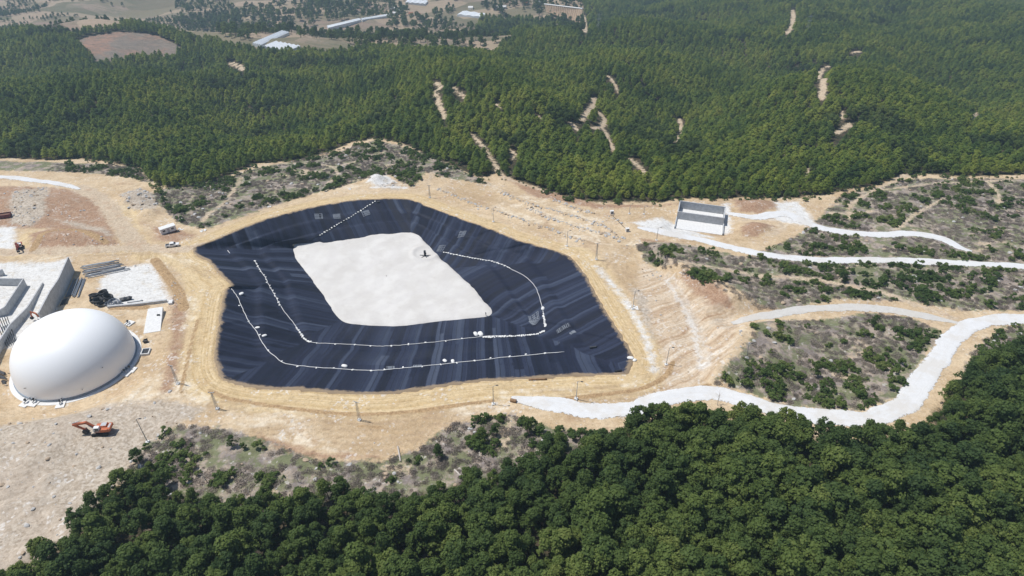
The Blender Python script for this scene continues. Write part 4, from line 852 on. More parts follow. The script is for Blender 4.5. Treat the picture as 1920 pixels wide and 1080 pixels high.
# --- gas dome
DP = DOME_C; DR = DOME_R; DZ = DOME_Z
e = tag(empty('gas_dome', (DP[0], DP[1], DZ)), 'huge smooth white inflated dome on its round concrete base at the left', 'gas dome')
prof_ = [(DR*math.cos(a)**.88, 15.2*math.sin(a)**.88) for a in np.linspace(0, math.pi/2, 30)]
n = 128; V = []; Fs = []
for r, z_ in prof_:
    for k in range(n): V.append((r*math.cos(2*math.pi*k/n), r*math.sin(2*math.pi*k/n), .55+z_))
for i in range(len(prof_)-1):
    for k in range(n): Fs.append((i*n+k, i*n+(k+1) % n, (i+1)*n+(k+1) % n, (i+1)*n+k))
MB().add(V, Fs).build('membrane', M_MEMB, e, True)
def lathe(pr, n=96):
    m = MB(); V = [(r*math.cos(2*math.pi*k/n), r*math.sin(2*math.pi*k/n), z) for r, z in pr for k in range(n)]
    return m.add(V, [(i*n+k, i*n+(k+1) % n, (i+1)*n+(k+1) % n, (i+1)*n+k) for i in range(len(pr)-1) for k in range(n)])
lathe([(DR-.3, .7), (DR+.25, .7), (DR+.25, .12), (DR+.25, -1)]).build('base_ring', simple('blue_grey_steel', (.22,.27,.33), .5, .2, 1.), e)
lathe([(DR-.5, .10), (DR+1.5, .10), (DR+1.5, -1)]).build('apron', M_WCONC, e)
for a, zz in ((-.55, 5.0), (-1.9, 3.6), (-2.55, 3.4), (-.98, 1.4)):
    rr_ = np.interp(zz, [p[1] for p in prof_], [p[0] for p in prof_]); MB().tube([(math.cos(a)*rr_*.98, math.sin(a)*rr_*.98, zz+.5), (math.cos(a)*(rr_+.5), math.sin(a)*(rr_+.5), zz+1.1)], .10, 6).build('nozzle', M_DARK, e)
for i, (px, py, lab) in enumerate([(48,758,'concrete valve slab with pipes, leftmost at the foot of the white dome'), (64,757,'concrete valve slab second from left at the dome foot'), (114,760,'concrete valve slab alone at the lowest point of the dome base'),
        (237,701,'concrete valve slab with pipes at the lower right of the dome'), (247,694,'concrete valve slab beside its neighbour at the right foot of the dome'), (243,607,'small pale concrete slab at the upper right of the dome base')]):
    p = at(px, py); a = math.atan2(p.y-DP[1], p.x-DP[0]); e = tag(empty('valve_slab', p, a), lab, 'valve slab', 'valve slabs around the dome')
    MB().box((0, 0, .1), (2.6, 2.4, .5)).build('slab', M_WCONC, e, bevel=.04); MB().tube([(-2.2, 0, .9), (-.4, 0, .9), (.2, 0, .7), (.2, 0, .2)], .17, 8).build('pipe', M_STEEL, e, True)
    MB().tube([(-.4, -.1, 1.5), (-.4, .1, 1.5)], .38, 10).box((-.4, 0, 1.1), (.16, .16, .7)).build('hand_wheel', M_DARK, e)
p = at(274, 661); e = tag(empty('open_chamber', p, .15), 'square concrete chamber with a dark open top right of the dome', 'chamber')
m = MB(); [m.box((x, y, .2), (a_, b_, 1.)) for x, y, a_, b_ in ((-1.1, 0, .25, 2.9), (1.1, 0, .25, 2.9), (0, -1.325, 1.94, .25), (0, 1.325, 1.94, .25))]; m.build('frame', M_WCONC, e); MB().box((0, 0, .12), (1.9, 2.3, .3)).build('pit', M_DARK, e)  # solid dark block inside the frame paints the shade of the open chamber
p = at(274, 642); e = tag(empty('pump', p, .4), 'small black pump standing just above the open chamber', 'pump'); MB().box((0, 0, .5), (1.3, .8, .9)).build('motor', M_RUB, e, bevel=.1); MB().tube([(-.9, .2, .3), (-.3, .3, 1.1), (.7, .2, 1.2)], .14).build('hose', M_RUB, e)
# --- concrete walls
def wall(name, px, hs_, th, label, cat='wall', mat=None, dz=-.6, group=None, parts=True):
    q = [at(*p) for p in px]; m = MB(); n_ = 0
    for i in range(len(q)-1):
        a, b = q[i], q[i+1]; d = (b-a); d.z = 0; nrm_ = Vector((-d.y, d.x, 0)).normalized()*th/2; d.normalize()
        zb = [min(a.z, b.z)+dz]*2; V = []
        for s_, (p_, h_) in enumerate(((a, hs_[i]), (b, hs_[i+1]))):
            for sg in (-1, 1): V += [(p_.x+nrm_.x*sg, p_.y+nrm_.y*sg, zb[0]), (p_.x+nrm_.x*sg, p_.y+nrm_.y*sg, p_.z+h_)]
        m.add(V, [(0,1,3,2), (4,6,7,5), (0,4,5,1), (2,3,7,6), (1,5,7,3), (0,2,6,4)])
    o = m.build(name, mat or M_CONC); return tag(o, label, cat, group)
wall('concrete_wall', [(139,508),(121,551),(106,574),(86,615)], [6.3,6.3,6.3,6.3], .45, 'tall grey concrete wall running from the pipe stacks down behind the dome')
wall('concrete_wall', [(81,533),(55,586),(25,622),(-12,684)], [.8,2.2,3.0,3.4], .45, 'long sloping concrete wall left of the dome, rising towards the viewer')
wall('tank_wall', [(-30,534),(50,536),(15,590),(-40,604)], [3.2,3.2,3.2,.5], .4, 'grey concrete wall around the sunken tank at the far left')
wall('concrete_wall', [(-12,518),(9,516)], [2.6,2.6], .9, 'short stub of concrete wall above the tank at the left edge')
wall('kerb_beam', [(203,578),(260,573),(314,566)], [1.0,1.0,1.0], .7, 'low grey concrete beam running right from behind the dome', 'beam')
p = at(321, 569); tag(MB().box(p+Vector((0, 0, .3)), (1.3, 2., 1.2), .2).build('concrete_block', M_WCONC, None, bevel=.05), 'pale concrete block at the right end of the low beam', 'block')
def slab(name, px, th, mat, label, cat, parent=None):
    q = [at(*p) for p in px]; zt = max(p.z for p in q)+.12; V = [(p.x, p.y, zt-th) for p in q]+[(p.x, p.y, zt) for p in q]; k = len(q)
    o = MB().add(V, [tuple(range(k))[::-1], tuple(range(k, 2*k))]+[(i, (i+1) % k, (i+1) % k+k, i+k) for i in range(k)]).build(name, mat, parent); return tag(o, label, cat)
slab('concrete_slab', [(280,586),(308,583),(301,621),(269,626)], 1.2, M_WCONC, 'bright white rectangular concrete slab between the dome and the pit', 'slab')
p = at(299, 596); tag(MB().box(p+Vector((0, 0, 1.1)), (.9, .5, .7)).tube([p+Vector((-.8, 0, .9)), p+Vector((.4, 0, 1.2))], .12).build('steel_bracket', M_DARK), 'small dark steel fitting lying on the white slab', 'fitting')
# --- pipes, coils
def lay(name, a, b, r, mat, label, cat, group=None, lift=0, n=8):
    p, q = at(*a), at(*b); K = 6; pts = [p.lerp(q, k/K) for k in range(K+1)]
    for v in pts: v.z = float(H(v.x, v.y))+r+lift
    for k in range(1, K): pts[k].z = max(pts[k].z, pts[0].z+(pts[K].z-pts[0].z)*k/K)
    return tag(MB().tube(pts, r, n).build(name, mat, None, True), label, cat, group)
for k in range(19):
    f = k/18; j = random.uniform(-3, 3); lay('steel_pipe', (152+f*10+j, 500+f*22+random.uniform(-.5, .5)), (217+f*22+j*2, 489+f*17+random.uniform(-.6, .6)), .17, M_PIPE if k % 3 else M_STEEL,
        'long grey pipe in the spread stack right of the tall wall', 'pipe', 'long pipes stacked beyond the tall wall', lift=.25*(k % 2))
for k in range(13):
    f = k/12; lay('plastic_pipe', (124+f*25+random.uniform(-1, 1), 557+random.uniform(-2, 2)), (141+f*19+random.uniform(-2, 2), 523+random.uniform(-2, 3)), .16, M_PIPE, 'grey blue pipe in the bundle lying along the foot of the tall wall', 'pipe', 'pipes along the wall foot', lift=.2*(k % 2))
for k in range(4): lay('black_pipe', (114+k*3.5, 573-k*.8), (119+k*2.8, 563-k*.5), .2, M_RUB, 'short black pipe heaped at the near end of the wall foot', 'pipe', 'short black pipes at the wall foot', lift=.1*k)
def coil(px, py, R_, lift, label, group, r=.16):
    p = at(px, py); p.z += lift; t1 = MB(); tilt = Euler((random.uniform(-.25, .25), random.uniform(-.25, .25), random.uniform(0, 6)))
    for w_ in range(3):
        pts = [p+(tilt.to_matrix() @ Vector(((R_+w_*.12)*math.cos(a), (R_+w_*.12)*math.sin(a), .2+w_*.28))) for a in np.linspace(0, 2*math.pi, 19)]; t1.tube(pts, r, 5, False)
    return tag(t1.build('hose_coil', M_RUB, None, True), label, 'hose coil', group)
for i, (a, b, c_) in enumerate([(178,560,0), (178,560,.9), (178,566,0), (186,569,0), (186,569,.9), (193,567,0), (197,557,0), (197,557,.8), (197,557,1.6), (204,562,0), (204,562,.8), (190,573,0)]):
    coil(a, b, 1.25, c_, 'coil of black hose in the heap just above the dome', 'black hose coils above the dome')
for i, (a, b) in enumerate([(208,571), (214,569), (219,572)]): coil(a, b, 1.5, 0, 'flat pale grey hose coil right of the black heap', 'flat hose coils', .10).data.materials[0] = M_PIPE
for a, b in ((231,564), (241,562)): p = at(a, b); tag(MB().box(p+Vector((0, 0, .5)), (1.8, 1.3, 1.0), .5, .2).box(p+Vector((.9, .2, .9)), (.9, .9, .4), .2, 0, .3).build('black_crate', M_RUB), 'black plastic crate beside the low beam', 'crate', 'black crates by the beam')
lay('steel_pipe', (239,568), (268,564), .22, M_STEEL, 'single grey pipe lying along the top of the low beam', 'pipe')
for k in range(6):
    p, q = at(-2+k*4.2, 612+k*-1.5), at(14+k*3.4, 652-k*2); p.z += 2.6; q.z += .6; tag(MB().tube([p, q], .13, 6).build('steel_bar', M_DARK), 'dark steel bar leaning on the sloping wall at the left edge', 'bar', 'dark bars leaning at the left edge')
for k in range(9): lay('black_pipe', (-6+k*1.6, 694+k*3.6), (12+random.uniform(-3, 3), 700+k*2.8), .2, M_RUB, 'black pipe in the pile left of the dome foot', 'pipe', 'black pipes left of the dome', lift=.25*(k % 3))
for k in range(3): lay('black_pipe', (196+k*5, 766), (200+k, 760), .01, M_RUB, 'x', 'pipe').name = 'tmp'
for o in [o for o in bpy.data.objects if o.name.startswith('tmp')]: bpy.data.objects.remove(o)

# --- machines
def excavator(px, py, rz, paint, label, sc=1., pose_=0):
    p = at(px, py); e = tag(empty('excavator', p, rz, sc), label, 'excavator', 'excavators')
    for s in (-1, 1):
        tr = MB(); tr.prism([(-2.1, .25), (-1.8, 0), (1.8, 0), (2.15, .3), (2.1, .75), (1.8, .95), (-1.8, .95), (-2.15, .7)], s*1.25-.3, s*1.25+.3).build('track', M_TYRE, e, bevel=.05)
    MB().box((0, 0, .75), (1.9, 1.95, .5)).tube([(0, 0, .9), (0, 0, 1.25)], .85, 14).build('undercarriage', M_DARK, e)
    MB().box((-.6, -.05, 1.75), (3.4, 2.7, .95)).box((-.9, -.5, 2.4), (1.9, 1.5, .4)).build('engine_house', paint, e, bevel=.08); MB().box((-1.0, -.5, 2.63), (1.4, 1.2, .06)).box((-2.5, -.2, 2.32), (.5, 1.6, .1)).build('engine_cover', M_STEEL, e)
    MB().prism([(-2.3, 1.3), (-2.95, 1.5), (-2.95, 2.3), (-2.3, 2.35)], -1.35, 1.25).build('counterweight', paint, e, bevel=.08)
    c = MB().prism([(-.35, 1.4), (1.25, 1.4), (1.35, 2.1), (1.0, 3.05), (-.35, 3.05)], .35, 1.3).build('cab', M_WPAINT, e, bevel=.05)
    MB().box((.25, 1.315, 2.5), (1.0, .03, .8)).box((1.2, .83, 2.5), (.03, .75, .85), 0, 0, -.33).build('window', M_GLASS, c)
    B_ = [(.9, 1.7), (2.9, 4.1), (6.3, 3.6)] if pose_ == 0 else [(.9, 1.7), (2.2, 4.6), (4.6, 5.4)]
    T_ = [(6.3, 3.6), (3.9, 1.5)] if pose_ == 0 else [(4.6, 5.4), (5.6, 2.2)]
    def arm(nm, P, w0, hh):
        m = MB()
        for (a, b) in zip(P[:-1], P[1:]):
            L = math.hypot(b[0]-a[0], b[1]-a[1]); an = math.atan2(b[1]-a[1], b[0]-a[0]); m.box(((a[0]+b[0])/2, -.1, (a[1]+b[1])/2), (L+.25, w0, hh), 0, 0, -an)
        return m.build(nm, paint, e, bevel=.04)
    arm('boom', B_, .55, .62); arm('stick', T_, .4, .5)
    MB().tube([(1.2, .35, 1.9), ((B_[1][0]+B_[0][0])/2+.5, .35, 3.3)], .11).tube([(1.2, -.5, 1.9), ((B_[1][0]+B_[0][0])/2+.5, -.5, 3.3)], .11).tube([((B_[1][0]+B_[2][0])/2, -.1, 4.6 if pose_ == 0 else 5.6), (B_[2][0]+.1, -.1, B_[2][1]+.55)], .11).build('ram', M_STEEL, e)
    x0, z0 = T_[1]; MB().prism([(x0-.1, z0+.3), (x0+.7, z0-.1), (x0+.8, z0-.8), (x0+.1, z0-1.3), (x0-.7, z0-1.1), (x0-.3, z0-.5)], -.7, .5).build('bucket', M_DARK, e, bevel=.03)
    return e
excavator(192, 811, math.radians(186), M_ORANGE, 'orange tracked excavator with folded arm on the grey ground below the dome', .98)
excavator(38, 466, math.radians(-62), M_REDP, 'red tracked excavator on the yellow road at the far left, arm towards the viewer', .78, 1)
excavator(82, 604, math.radians(168), M_ORANGE, 'small orange excavator mostly hidden behind the dome, arm raised', .72, 1)
p, a = pose(312, 463.5, 336, 460.5); e = tag(empty('pickup_truck', at(324, 462), a), 'white pickup truck parked on the yellow dirt road junction', 'pickup truck')
MB().prism([(-2.6, .45), (2.5, .45), (2.6, .75), (2.55, 1.05), (1.3, 1.15), (-2.6, 1.15)], -.9, .9).build('body', M_WPAINT, e, bevel=.06)
c = MB().prism([(-1.0, 1.14), (1.35, 1.14), (.6, 1.78), (-.8, 1.8)], -.78, .78).build('cab', M_WPAINT, e, bevel=.06)
MB().box((0, -.80, 1.45), (1.2, .05, .38)).box((0, .80, 1.45), (1.2, .05, .38)).build('side_window', M_GLASS, c); MB().box((1.03, 0, 1.5), (.04, 1.3, .66), 0, 0, -.86).build('windscreen', M_GLASS, c)
MB().box((-1.8, 0, 1.17), (1.35, 1.5, .04)).build('load_bed', M_DARK, e)
for x_ in (-1.65, 1.6):
    for y_ in (-.8, .8): w_ = MB().tube([(x_, y_-.13, .4), (x_, y_+.13, .4)], .4, 14).build('wheel', M_TYRE, e)
for y_ in (-.65, .65): MB().box((2.57, y_, .85), (.06, .35, .2)).build('headlight', M_GLASS, e)
p, a = pose(299, 441, 328, 435); L_ = (at(328, 435)-p).length; e = tag(empty('site_cabin', (p+at(328, 435))/2+Vector((0, 1.3, 0)), a), 'white site cabin with two dark windows beside the dirt road junction', 'cabin')
MB().box((0, 0, 1.45), (L_, 2.5, 2.3)).build('wall', M_WPAINT, e); MB().box((0, 0, 2.68), (L_+.2, 2.7, .16)).build('roof', M_WPAINT, e, bevel=.03); MB().box((0, 0, .05), (L_+.06, 2.56, .5)).build('base_frame', M_MAROON, e)
for x_ in (-1.8, 1.7): w_ = MB().box((x_, -1.27, 1.65), (1.0, .05, .8)).build('window', M_GLASS, e); MB().box((x_, -1.30, 1.65), (.06, .04, .8)).build('mullion', M_WPAINT, w_)
MB().box((0, -1.265, 1.3), (.85, .04, 1.9)).build('door', simple('grey_door', (.45,.46,.48), .6), e)
p = at(6, 408); e = tag(empty('red_skip', p, .35), 'dark red open steel skip at the left edge below the white road', 'skip')
m = MB(); [m.box(c_, d_) for c_, d_ in (((0, 0, .25), (6.5, 2.6, .2)), ((0, -1.3, 1.), (6.5, .15, 1.5)), ((0, 1.3, 1.), (6.5, .15, 1.5)), ((-3.2, 0, 1.), (.15, 2.4, 1.5)), ((3.2, 0, 1.), (.15, 2.4, 1.5)))]; m.build('bin', M_MAROON, e)
MB().box((0, 0, .9), (6.2, 2.3, .7)).build('load', simple('brown_load', (.2,.11,.08), .9, .4), e)

# --- poles
def pole(px, py, h, lean, style, label):
    p = at(px, py); nm = 'lamp_post' if style == 0 else 'lattice_pole'; e = tag(empty(nm, p, random.uniform(-.5, .5)), label, 'lamp post' if style == 0 else 'pole', 'poles around the site'); e.rotation_euler[1] = lean
    if style == 0:
        MB().tube([(0, 0, -.3), (0, 0, h*.5), (0, 0, h)], [.13, .10, .075], 8).build('shaft', M_STEEL, e); MB().tube([(0, 0, h-.1), (.5, 0, h+.15), (1., 0, h+.2)], .05, 6).build('arm', M_STEEL, e); MB().box((1.15, 0, h+.2), (.7, .3, .14)).build('lamp_head', M_DARK, e, bevel=.02)
    else:
        m = MB(); w0, w1 = .32, .14
        for sx in (-1, 1):
            for sy in (-1, 1): m.tube([(sx*w0, sy*w0, -.3), (sx*w1, sy*w1, h)], .045, 4)
        K = 9
        for k in range(K):
            za, zb = h*k/K, h*(k+1)/K; wa = w0+(w1-w0)*k/K; wb = w0+(w1-w0)*(k+1)/K; s = 1 if k % 2 else -1
            for sy in (-1, 1): m.tube([(-s*wa, sy*wa, za), (s*wb, sy*wb, zb)], .03, 3); m.tube([(sy*wa, -s*wa, za), (sy*wb, s*wb, zb)], .03, 3)
        m.build('lattice', M_STEEL, e); MB().box((0, 0, h-.1), (1.7, .12, .12)).build('crossarm', M_STEEL, e)
        for x_ in (-.75, .75): MB().tube([(x_, 0, h), (x_, 0, h+.3)], .06, 6).build('insulator', M_WPAINT, e)
    MB().box((0, 0, .1), (.9, .9, .5)).build('footing', M_WCONC, e)
for a in [(277,829,8.6,-.04,0,'slim leaning lamp post standing at the edge of the foreground wood below the dome'), (334,720,7.2,-.02,1,'grey lattice pole between the dome and the pit'), (408,767,6.4,-.03,1,'grey lattice pole below the lower left corner of the pit'),
          (674,788,7.0,0,1,'lattice pole on the tan bank under the middle of the pit'), (925,758,6.9,0,0,'lamp post at the left end of the lower white road'), (1080,748,6.9,.02,0,'lamp post beside the soil bank above the lower white road'),
          (806,371,6.6,0,1,'pole with a wide head on the ring road at the top of the pit'), (925,416,6.8,0,0,'lamp post on the upper ring road, second from the left'), (1063,462,7.2,0,0,'lamp post on the upper ring road near the pit corner'),
          (1118,487,7.6,0,1,'lattice pole right of the pit corner among the terraces'), (1186,580,7.6,.02,0,'lamp post at the foot of the pale slope right of the pit'), (1249,684,6.6,.02,0,'lamp post at the lower end of the pale slope, beside the pit corner'),
          (1231,451,6.0,0,0,'lamp post on the white gravel pad left of the concrete basin'), (1180,401,4.6,0,0,'short lamp post at the forest edge behind the terraces, left one'), (1207,402,4.2,0,0,'short lamp post at the forest edge behind the terraces, right one'),
          (1400,672,5.5,-.1,0,'thin leaning post at the left edge of the scrub triangle')]: pole(*a)
# --- concrete basin
fa_, fb_ = at(1273, 391), at(1357, 402.5); ax = (fb_-fa_); ax.z = 0; LB_ = ax.length; ang = math.atan2(ax.y, ax.x); nb_ = at(1271, 411); dep = abs((nb_-fa_).dot(Vector((math.sin(ang), -math.cos(ang), 0)))); hB = 3.9
e = tag(empty('concrete_basin', (fa_.x, fa_.y, float(H(*((fa_+fb_)/2).xy))+.1), ang), 'open grey concrete basin with two tall parallel walls beside the white gravel pad', 'basin')
MB().box((LB_/2, 0, hB/2-.8), (LB_+.4, .45, hB+1.6)).build('back_wall', M_CONC, e); MB().box((LB_/2, -dep, hB/2-.6), (LB_+.4, .45, hB+.9)).build('middle_wall', M_CONC, e)
MB().box((0, -dep*.5, hB/2-.9), (.45, dep-.46, hB+1.2)).box((-.2, -dep*1.45, .2), (.45, dep*.9-.25, 1.6)).build('side_wall', M_CONC, e); MB().box((LB_, -dep*.5, hB/2-.9), (.45, dep-.46, hB+1.2)).box((LB_+.2, -dep*1.45, .2), (.45, dep*.9-.25, 1.6)).build('side_wall', M_CONC, e)
MB().box((LB_/2, -dep*.5, -.3), (LB_-.5, dep-.5, .9)).box((LB_/2, -dep*1.45, -.32), (LB_, dep*.9-.5, .9)).build('floor', M_WCONC, e)
for (px, py, lab) in ((1147, 401, 'white junction box on the terraces, upper of two'), (1176, 434, 'white junction box at the left tip of the white gravel pad')):
    e = tag(empty('junction_box', at(px, py), .2), lab, 'junction box'); MB().box((0, 0, .8), (1.6, 1.1, 1.7)).build('box', M_WPAINT, e, bevel=.05); MB().box((0, -.57, .9), (1.0, .04, 1.1)).build('door', M_PIPE, e)
lay('cable', (1148, 404), (1174, 430), .09, M_RUB, 'black cable running between the two white junction boxes', 'cable')

# --- inside the pit
p = atpit(797, 480); e = tag(empty('sump_pipe', p), 'black upright sump pipe with splayed feet on the white gravel bed', 'sump pipe')
MB().tube([(0, 0, -.3), (0, 0, 2.7)], .48, 14).build('pipe', M_RUB, e, True)
for a in (.2, 1.5, 2.9, 4.0, 5.2): MB().tube([(math.cos(a)*.3, math.sin(a)*.3, .35), (math.cos(a)*2.4, math.sin(a)*2.4, .08)], .13, 6).build('foot', M_RUB, e)
def sack(px, py, s, label, group, nm='sandbag'):
    p = atpit(px, py); o = bpy.data.objects.new(nm, SACK); C.objects.link(o); o.location = p+Vector((0, 0, .12*s)); o.rotation_euler = (random.uniform(-.2, .2), random.uniform(-.2, .2), random.uniform(0, 3.1)); o.scale = (s, s, s); tag(o, label, 'sandbag' if nm == 'sandbag' else 'sack', group)
import bmesh
b_ = bmesh.new(); bmesh.ops.create_icosphere(b_, subdivisions=2, radius=1)
for v in b_.verts: v.co = Vector((math.copysign(abs(v.co.x)**.7, v.co.x)*.55, math.copysign(abs(v.co.y)**.8, v.co.y)*.36, v.co.z*.22*(1-.25*abs(v.co.x))))
SACK = bpy.data.meshes.new('sandbag'); b_.to_mesh(SACK); b_.free(); SACK.materials.append(M_SACK); SACK.polygons.foreach_set('use_smooth', np.ones(len(SACK.polygons), bool))
def rope(px, label, r=.11, off=.12):
    q = catmull(np.array(px, float), 5); pts = [atpit(a+random.uniform(-.5, .5), b+random.uniform(-.5, .5))+Vector((0, 0, off)) for a, b in q]
    tag(MB().tube(pts, r, 5).build('anchor_rope', M_ROPE, None, True), label, 'rope', 'white ropes on the liner'); return q
R1_ = rope([(478,490),(487,505),(497,520),(505,536),(515,553),(527,575),(540,593),(552,608),(565,627),(573,638),(588,643),(650,646),(700,649),(730,649),(780,645),(840,639),(900,632),(950,629)], 'white rope on the inner bench, left and lower sides of the pit')
R2_ = rope([(434,542),(443,553),(452,572),(460,590),(468,605),(480,620),(490,640),(503,658),(515,668),(530,680),(560,686),(620,691),(700,695),(740,692),(790,687),(860,680),(960,669),(1058,660)], 'white rope on the outer bench, left and lower sides of the pit', .12)
R3_ = rope([(1023,612),(1018,583),(1010,553),(1000,533),(985,519),(965,508),(945,498),(925,491),(900,486),(870,481),(832,473)], 'white rope curving up the right side of the pit')
def along(q, t0, t1, n_, s, lab, gr, jit=1.6):
    L = np.r_[0, np.cumsum(np.hypot(*np.diff(q, axis=0).T))]; L /= L[-1]
    for t_ in np.linspace(t0, t1, n_): sack(np.interp(t_+random.uniform(-.004, .004), L, q[:, 0])+random.uniform(-jit, jit), np.interp(t_, L, q[:, 1])+random.uniform(-jit, jit)*.6, s*random.uniform(.8, 1.25), lab, gr)
along(R1_, .0, .17, 17, .85, 'white sandbag in the row down the left side of the inner bench', 'sandbags down the left inner bench')
along(R1_, .265, .33, 16, .8, 'white sandbag in the cluster at the lower left bend of the inner rope', 'sandbags at the lower left bend')
along(R1_, .36, .85, 9, .7, 'white sandbag spaced along the lower inner rope', 'sandbags on the lower inner rope')
along(np.array([(908,633),(950,631),(985,629),(1010,626),(1020,621)], float), 0, 1, 30, .9, 'white sandbag in the dense row at the lower right of the inner bench', 'sandbags at the lower right', 1.)
along(R3_, .0, .09, 9, .95, 'white sandbag in the short row at the right bend of the rope', 'sandbags at the right bend', 1.)
along(R3_, .52, 1., 26, .8, 'white sandbag along the rope on the upper right slope', 'sandbags on the upper right rope', 1.2)
along(R2_, .05, .95, 20, .75, 'white sandbag lying along the outer rope of the pit', 'sandbags on the outer rope', 3.)
along(np.array([(600,441),(612,434),(640,417),(668,401),(703,378)], float), 0, 1, 24, .85, 'white sandbag in the dotted line up the far left slope', 'sandbags on the far left slope', .8)
tag(MB().tube([atpit(*q)+Vector((0, 0, .1)) for q in catmull(np.array([(577,452),(612,434),(640,417),(668,401),(706,376)], float), 5)], .12, 5).build('anchor_rope', M_RUB), 'dark rope under the dotted sandbag line on the far slope', 'rope')
for px, py, s, lab in ((892,627,2.0,'round white sack above the lower rope, left of a pair'), (901,627,2.4,'large white sack above the lower rope, right of a pair'), (452,552,1.9,'white sack on the liner beside the left end of the outer rope'), (1018,579,1.8,'white sack beside the right-hand rope'),
        (834,677,1.6,'white sack above the outer rope, left of two near the middle'), (849,678,1.6,'white sack above the outer rope, right of two near the middle'), (646,687,1.8,'white sack above the lower outer rope'), (483,615,1.6,'white sack inside the left outer rope, upper'), (496,630,1.6,'white sack inside the left outer rope, lower'), (1182,672,1.9,'pale heap of sacks at the right corner of the pit'), (1190,676,1.5,'pale sack on the ring road at the right corner of the pit')):
    sack(px, py, s, lab, None, 'sack') if False else sack(px, py, s, lab, 'single sacks on the liner', 'sack')
def net(px, py, rz, lab, w_=3.2, d_=2.6):
    m = MB(); c = atpit(px, py)
    for k in range(9):
        a = (k/8-.5)*w_
        if random.random() < .8:
            pts = [Vector((c.x+a*math.cos(rz)-t_*d_*math.sin(rz), c.y+a*math.sin(rz)+t_*d_*math.cos(rz), 0)) for t_ in (-.5, -.2, .1, .5)]
            for v in pts: h = linerT.ray_cast(Vector((v.x, v.y, 60)), Vector((0, 0, -1))); v.z = (h[0].z if h[0] else c.z)+.12
            m.tube(pts, .10, 4)
    for k in range(4):
        a = (k/3-.5)*d_; pts = [Vector((c.x+t_*w_*math.cos(rz)-a*math.sin(rz), c.y+t_*w_*math.sin(rz)+a*math.cos(rz), 0)) for t_ in (-.5, -.2, .1, .5)]
        for v in pts: h = linerT.ray_cast(Vector((v.x, v.y, 60)), Vector((0, 0, -1))); v.z = (h[0].z if h[0] else c.z)+.14
        m.tube(pts, .09, 4)
    tag(m.build('sandbag_net', simple('faded_net', (.30,.33,.38), .9, .3, 4.)), lab, 'net', 'pale nets on the liner')
for a in ((598,407,.3,'pale net on the far left slope, left of three'), (632,405,.3,'pale net on the far left slope, middle of three'), (686,399,.5,'pale net on the far left slope, right of three'), (866,438,-.4,'pale net on the far right slope'), (827,466,-.5,'pale net at the foot of the far right slope'),
          (1000,597,.1,'pale net inside the right bend of the rope', 3.8, 3.4), (1002,605,.6,'pale net just below its neighbour inside the right bend'), (1056,615,.2,'pale net outside the right bend of the rope', 4.5, 1.8), (1074,623,.5,'small pale net right of the long one', 2, 1.2), (783,687,.1,'pale net beside the outer rope near the middle', 2.5, 1.), (732,690,.1,'pale net on the outer rope, left of the middle', 2.5, 1.2)): net(*a)
def rod(px1, px2, r, mat, nm, lab, cat): p, q = atpit(*px1), atpit(*px2); tag(MB().tube([p+Vector((0, 0, r)), q+Vector((0, 0, r))], r, 8).build(nm, mat), lab, cat)
rod((1106,653), (1119,651.5), .35, M_RUB, 'liner_roll', 'rolled black liner on the right slope', 'roll'); rod((1153,698), (1165,696), .35, M_RUB, 'liner_roll', 'rolled black liner at the lower right rim of the pit', 'roll')
rod((707,380), (712,379), .3, M_RUB, 'liner_roll', 'short black roll at the top of the dotted sandbag line', 'roll'); rod((427,470), (431,475), .12, M_ROPE, 'white_tube', 'thin white tube on the far left slope', 'tube')
lay('timber_beam', (991,712.5), (1025,711.5), .28, M_WOOD, 'long brown timber beam on the lower ring road', 'beam'); lay('log', (957,752), (968,754.5), .5, M_WOOD, 'short thick log beside the left end of the white road', 'log')
lay('bare_trunk', (746,838), (751,866), .22, M_PALEWOOD, 'bleached bare trunk lying on the stony bank above the wood', 'fallen trunk'); lay('bare_trunk', (853,892), (873,913), .25, M_PALEWOOD, 'bleached fallen trunk between the foreground trees', 'fallen trunk', lift=2.)
for px, py, s, lab in ((380,433,1.6,'white scrap heap beside the upper ring road at the left'), (340,430,1.2,'white scrap beside the site cabin'), (1188,577,1.5,'white scrap at the foot of a lamp post right of the pit'), (655,355,1.,'white scrap on the upper ring road'), (505,388,.8,'white scrap at the edge of the upper ring road')):
    p = at(px, py); m = MB()
    for k in range(5): m.box(p+Vector((random.uniform(-.8, .8)*s, random.uniform(-.6, .6)*s, .15)), (random.uniform(.4, .9)*s, random.uniform(.3, .6)*s, .25), random.uniform(0, 3), random.uniform(-.4, .4))
    tag(m.build('scrap_heap', M_SACK), lab, 'scrap')
# person by the gravel bed
p = atpit(911, 592); bm_ = bmesh.new(); e = tag(empty('person', p, .5), 'person in dark clothes standing at the right tip of the white gravel bed', 'person')
def limb(m, P, R_): m.tube(P, R_, 8)
m = MB(); m.tube([(0, -.11, 0), (0, -.10, .48), (0, -.08, .9)], [.055, .075, .10], 8).tube([(.12, .13, 0), (.06, .11, .48), (0, .08, .9)], [.055, .075, .10], 8).tube([(0, 0, .82), (0, 0, 1.1), (0, 0, 1.38), (0, 0, 1.48), (0, 0, 1.56)], [.16, .15, .20, .10, .055], 10)
m.tube([(0, -.20, 1.42), (.02, -.26, 1.12), (.12, -.22, .86)], [.055, .045, .035], 6).tube([(0, .20, 1.42), (.02, .27, 1.12), (.1, .25, .86)], [.055, .045, .035], 6).tube([(0, 0, 1.52), (.01, 0, 1.60), (.01, 0, 1.70), (0, 0, 1.78)], [.06, .095, .10, .03], 10)
bd = m.build('body', M_CLOTH, e, True); MB().tube([(.01, 0, 1.56), (.02, 0, 1.62), (.02, 0, 1.68)], [.085, .108, .09], 10).build('face', M_SKIN, e, True)

